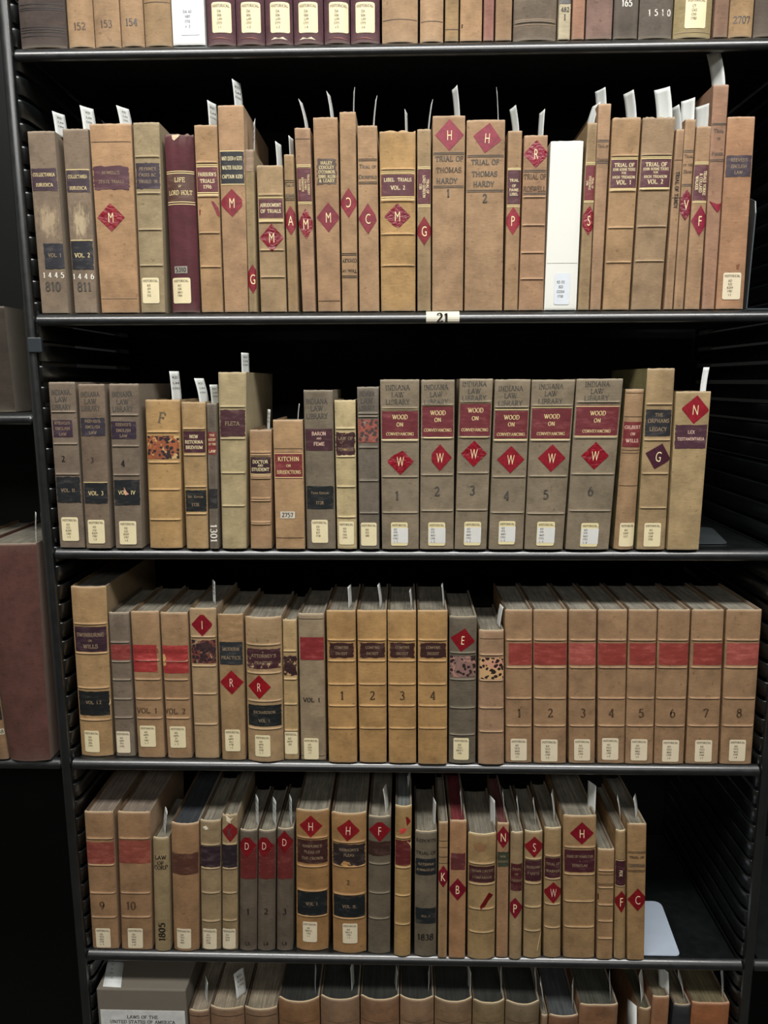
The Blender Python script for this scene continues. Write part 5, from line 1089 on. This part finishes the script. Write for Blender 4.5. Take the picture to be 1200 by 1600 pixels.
lo = [('D', 332.5, 945, 332, 909, 8.5, -1, 'the volume with diamond I', 1, .018), ('D', 547, 951, 545.5, 917, 4, 1, 'golden volume 1', 0, .016), ('D', 595.5, 951, 591.5, 914, 3, 1, 'golden volume 2', 0, .016),
 ('D', 643.5, 951, 641, 923, 2.5, 1, 'golden volume 3', 0, .016), ('D', 694, 951, 691.5, 914, 3, 1, 'golden volume 4', 0, .016), ('D', 779.5, 981, 784.5, 948, 3, -1, 'the volume with pink and black remnant', 0, .016),
 ('E', 254, 1306, 258, 1268, 8.5, -1, 'the thin volume numbered 1805', 1, .016), ('E', 400, 1295, 400, 1248, 7.5, -1, 'the leftmost diamond D volume', 1, .018), ('E', 427, 1293, 427.5, 1252, 8, -1, 'the middle diamond D volume', 1, .018),
 ('E', 453, 1293, 452.5, 1248, 6.5, -1, 'the rightmost diamond D volume', 1, .018), ('E', 605, 1272, 601, 1232, 5, 1, 'the grey volume with diamond F', 0, .020), ('E', 640, 1243, 639, 1212, 4, 1, 'the cracked vellum volume', 0, .055),
 ('E', 678, 1295, 679, 1253, 4, -1, 'the volume stamped 1838', 0, .018), ('E', 722.5, 1280, 720, 1238, 1.8, 1, 'the volume with red page tops', 0, .018), ('E', 770.5, 1298, 769.5, 1250, 6.5, -1, 'the wide volume with slanted scrap', 0, .020),
 ('E', 789.5, 1283, 786.5, 1239, 2.5, 1, 'the diamond N volume over green label', 0, .018), ('E', 813, 1298, 808.5, 1249, 3, 1, 'the diamond P volume on the fifth shelf', 0, .018), ('E', 838.5, 1297, 834.5, 1252, 3.2, 1, 'the diamond S volume on the fifth shelf', 0, .018),
 ('E', 868.5, 1290, 864, 1240, 5.5, 1, 'the diamond W volume on the fifth shelf', 0, .020), ('E', 925.5, 1273, 926.5, 1227, 8.5, -1, 'the DUKE OF HAMILTON volume', 0, .018), ('E', 972.5, 1295, 967, 1248, 5.5, 1, 'the narrow volume with diamond F', 0, .018),
 ('E', 997.5, 1283, 993.5, 1247, 8.5, 1, 'the diamond C volume by the bookend', 0, .018),
 ('F', 320, 1571, 321, 1535, 8, -1, 'the first brown volume after the slipcase', 1, .020), ('F', 376, 1563, 371.5, 1521, 12, 1, 'the second brown volume after the slipcase', 1, .022), ('F', 491, 1553, 492.5, 1515, 3.5, -1, 'the first dark topped volume', 0, .024),
 ('F', 551.5, 1553, 549.5, 1511, 3.5, 1, 'the second dark topped volume', 0, .024), ('F', 617.5, 1556, 620, 1518, 3, -1, 'the third dark topped volume', 0, .024), ('F', 671, 1558, 671, 1518, 3, 1, 'the fourth dark topped volume', 0, .024),
 ('F', 733.5, 1564, 734, 1519, 3.5, -1, 'the fifth dark topped volume', 0, .024), ('F', 785, 1560, 783.5, 1517, 4, 1, 'the sixth dark topped volume', 0, .024), ('F', 840.5, 1564, 837, 1519, 4, 1, 'the seventh dark topped volume', 0, .024),
 ('F', 851, 1582, 845.5, 1536, 3, 1, 'the very thin volume on the bottom shelf', 0, .014), ('F', 897, 1579, 896.5, 1538, 6, 1, 'the russet volume with blue grey pages', 0, .020), ('F', 956, 1568, 954, 1526, 5.5, 1, 'the wide russet volume', 0, .016),
 ('F', 1006.5, 1573, 1002.5, 1523, 9.5, 1, 'the narrow brown volume by the paper sheet', 0, .018), ('F', 1039.5, 1556, 1038, 1518, 11, -1, 'the orange brown volume with worn corners', 0, .014), ('F', 1072, 1568, 1062, 1524, 6, 1, 'the dark navy volume', 0, .016),
 ('F', 1133, 1564, 1130, 1518, 9.5, 1, 'the wide orange leather volume', 0, .016), ('D', 52, 852, 52.5, 802, 10, -1, 'the maroon folio', 1, .004)]
for rw, xb, yb, xt, yt, w, nr, bk, tx, dy in lo:
    slip(rw, xb, yb, xt, yt, w, nr, 'white paper slip rising from '+bk, bool(tx), D+dy)
# call slip lying on the slipcase and a sheet leaning in the gap
zt = SHZ['F']+.0005+hb+.0006
q = [atz(x, y, zt) for x, y in ((160.5, 1541.5), (189, 1543), (194.5, 1500), (169, 1498))]
c = sum(q, Vector())/4
n_ = 6; V = []
for j in range(n_+1):
    for i in range(3):
        t = j/n_; a = q[0].lerp(q[3], t); e = q[1].lerp(q[2], t); p = a.lerp(e, i/2); p.z += .0012*math.sin(t*math.pi); V.append(p-c)
o = mesh('call_slip', V, [(j*3+i, j*3+i+1, j*3+i+4, j*3+i+3) for j in range(n_) for i in range(2)], plain('slip_paper', 'DDE0DC', .75, .2, .05), None, True, loc=c)
sd = o.modifiers.new('t', 'SOLIDIFY'); sd.thickness = .0002
tag(o, 'typed white call slip lying on top of the dark slipcase', 'bookmark')
VV, FF = [], []
for st, t in (('KF', .92), ('1797', .78), ('.U5', .60), ('1796', .46), ('v. 1-2', .30)):
    gv, gf, gw = glyphs(st, .02); o0 = len(VV)
    for x, y in gv:
        a = q[0].lerp(q[3], t+y*.05); e = q[1].lerp(q[2], t+y*.05); p = a.lerp(e, .35+x*.075); p.z += .0012*math.sin(t*math.pi)+.0005; VV.append(p-c)
    FF += [tuple(i+o0 for i in g) for g in gf]
mesh('lettering', VV, FF, ink('grey', .2), o)
p0 = at(968.5, 1561, D+.02); p1 = at(983, 1602, D+.01)
V = []; zb = SHZ['F']+.0006
for k, (dz, dx_) in enumerate(((0, 0), (.5, .35), (1, 1))):
    z = zb+(p0.z-zb)*dz
    for i in range(3): V.append(Vector((at(990, 1600, D+.03).x+.0025-.0075*dx_*dz, D+.008+.02*i+.03*(1-dz)*0, z-i*.012*dz))-Vector((p1.x, D+.02, zb)))
o = mesh('paper_sheet', V, [(j*3+i, j*3+i+1, j*3+i+4, j*3+i+3) for j in range(2) for i in range(2)], plain('slip_paper', 'DDE0DC', .75, .2, .05), None, True, loc=Vector((p1.x, D+.02, zb)))
sd = o.modifiers.new('t', 'SOLIDIFY'); sd.thickness = .0006
tag(o, 'white paper sheet leaning in the gap between books on the bottom shelf', 'paper')
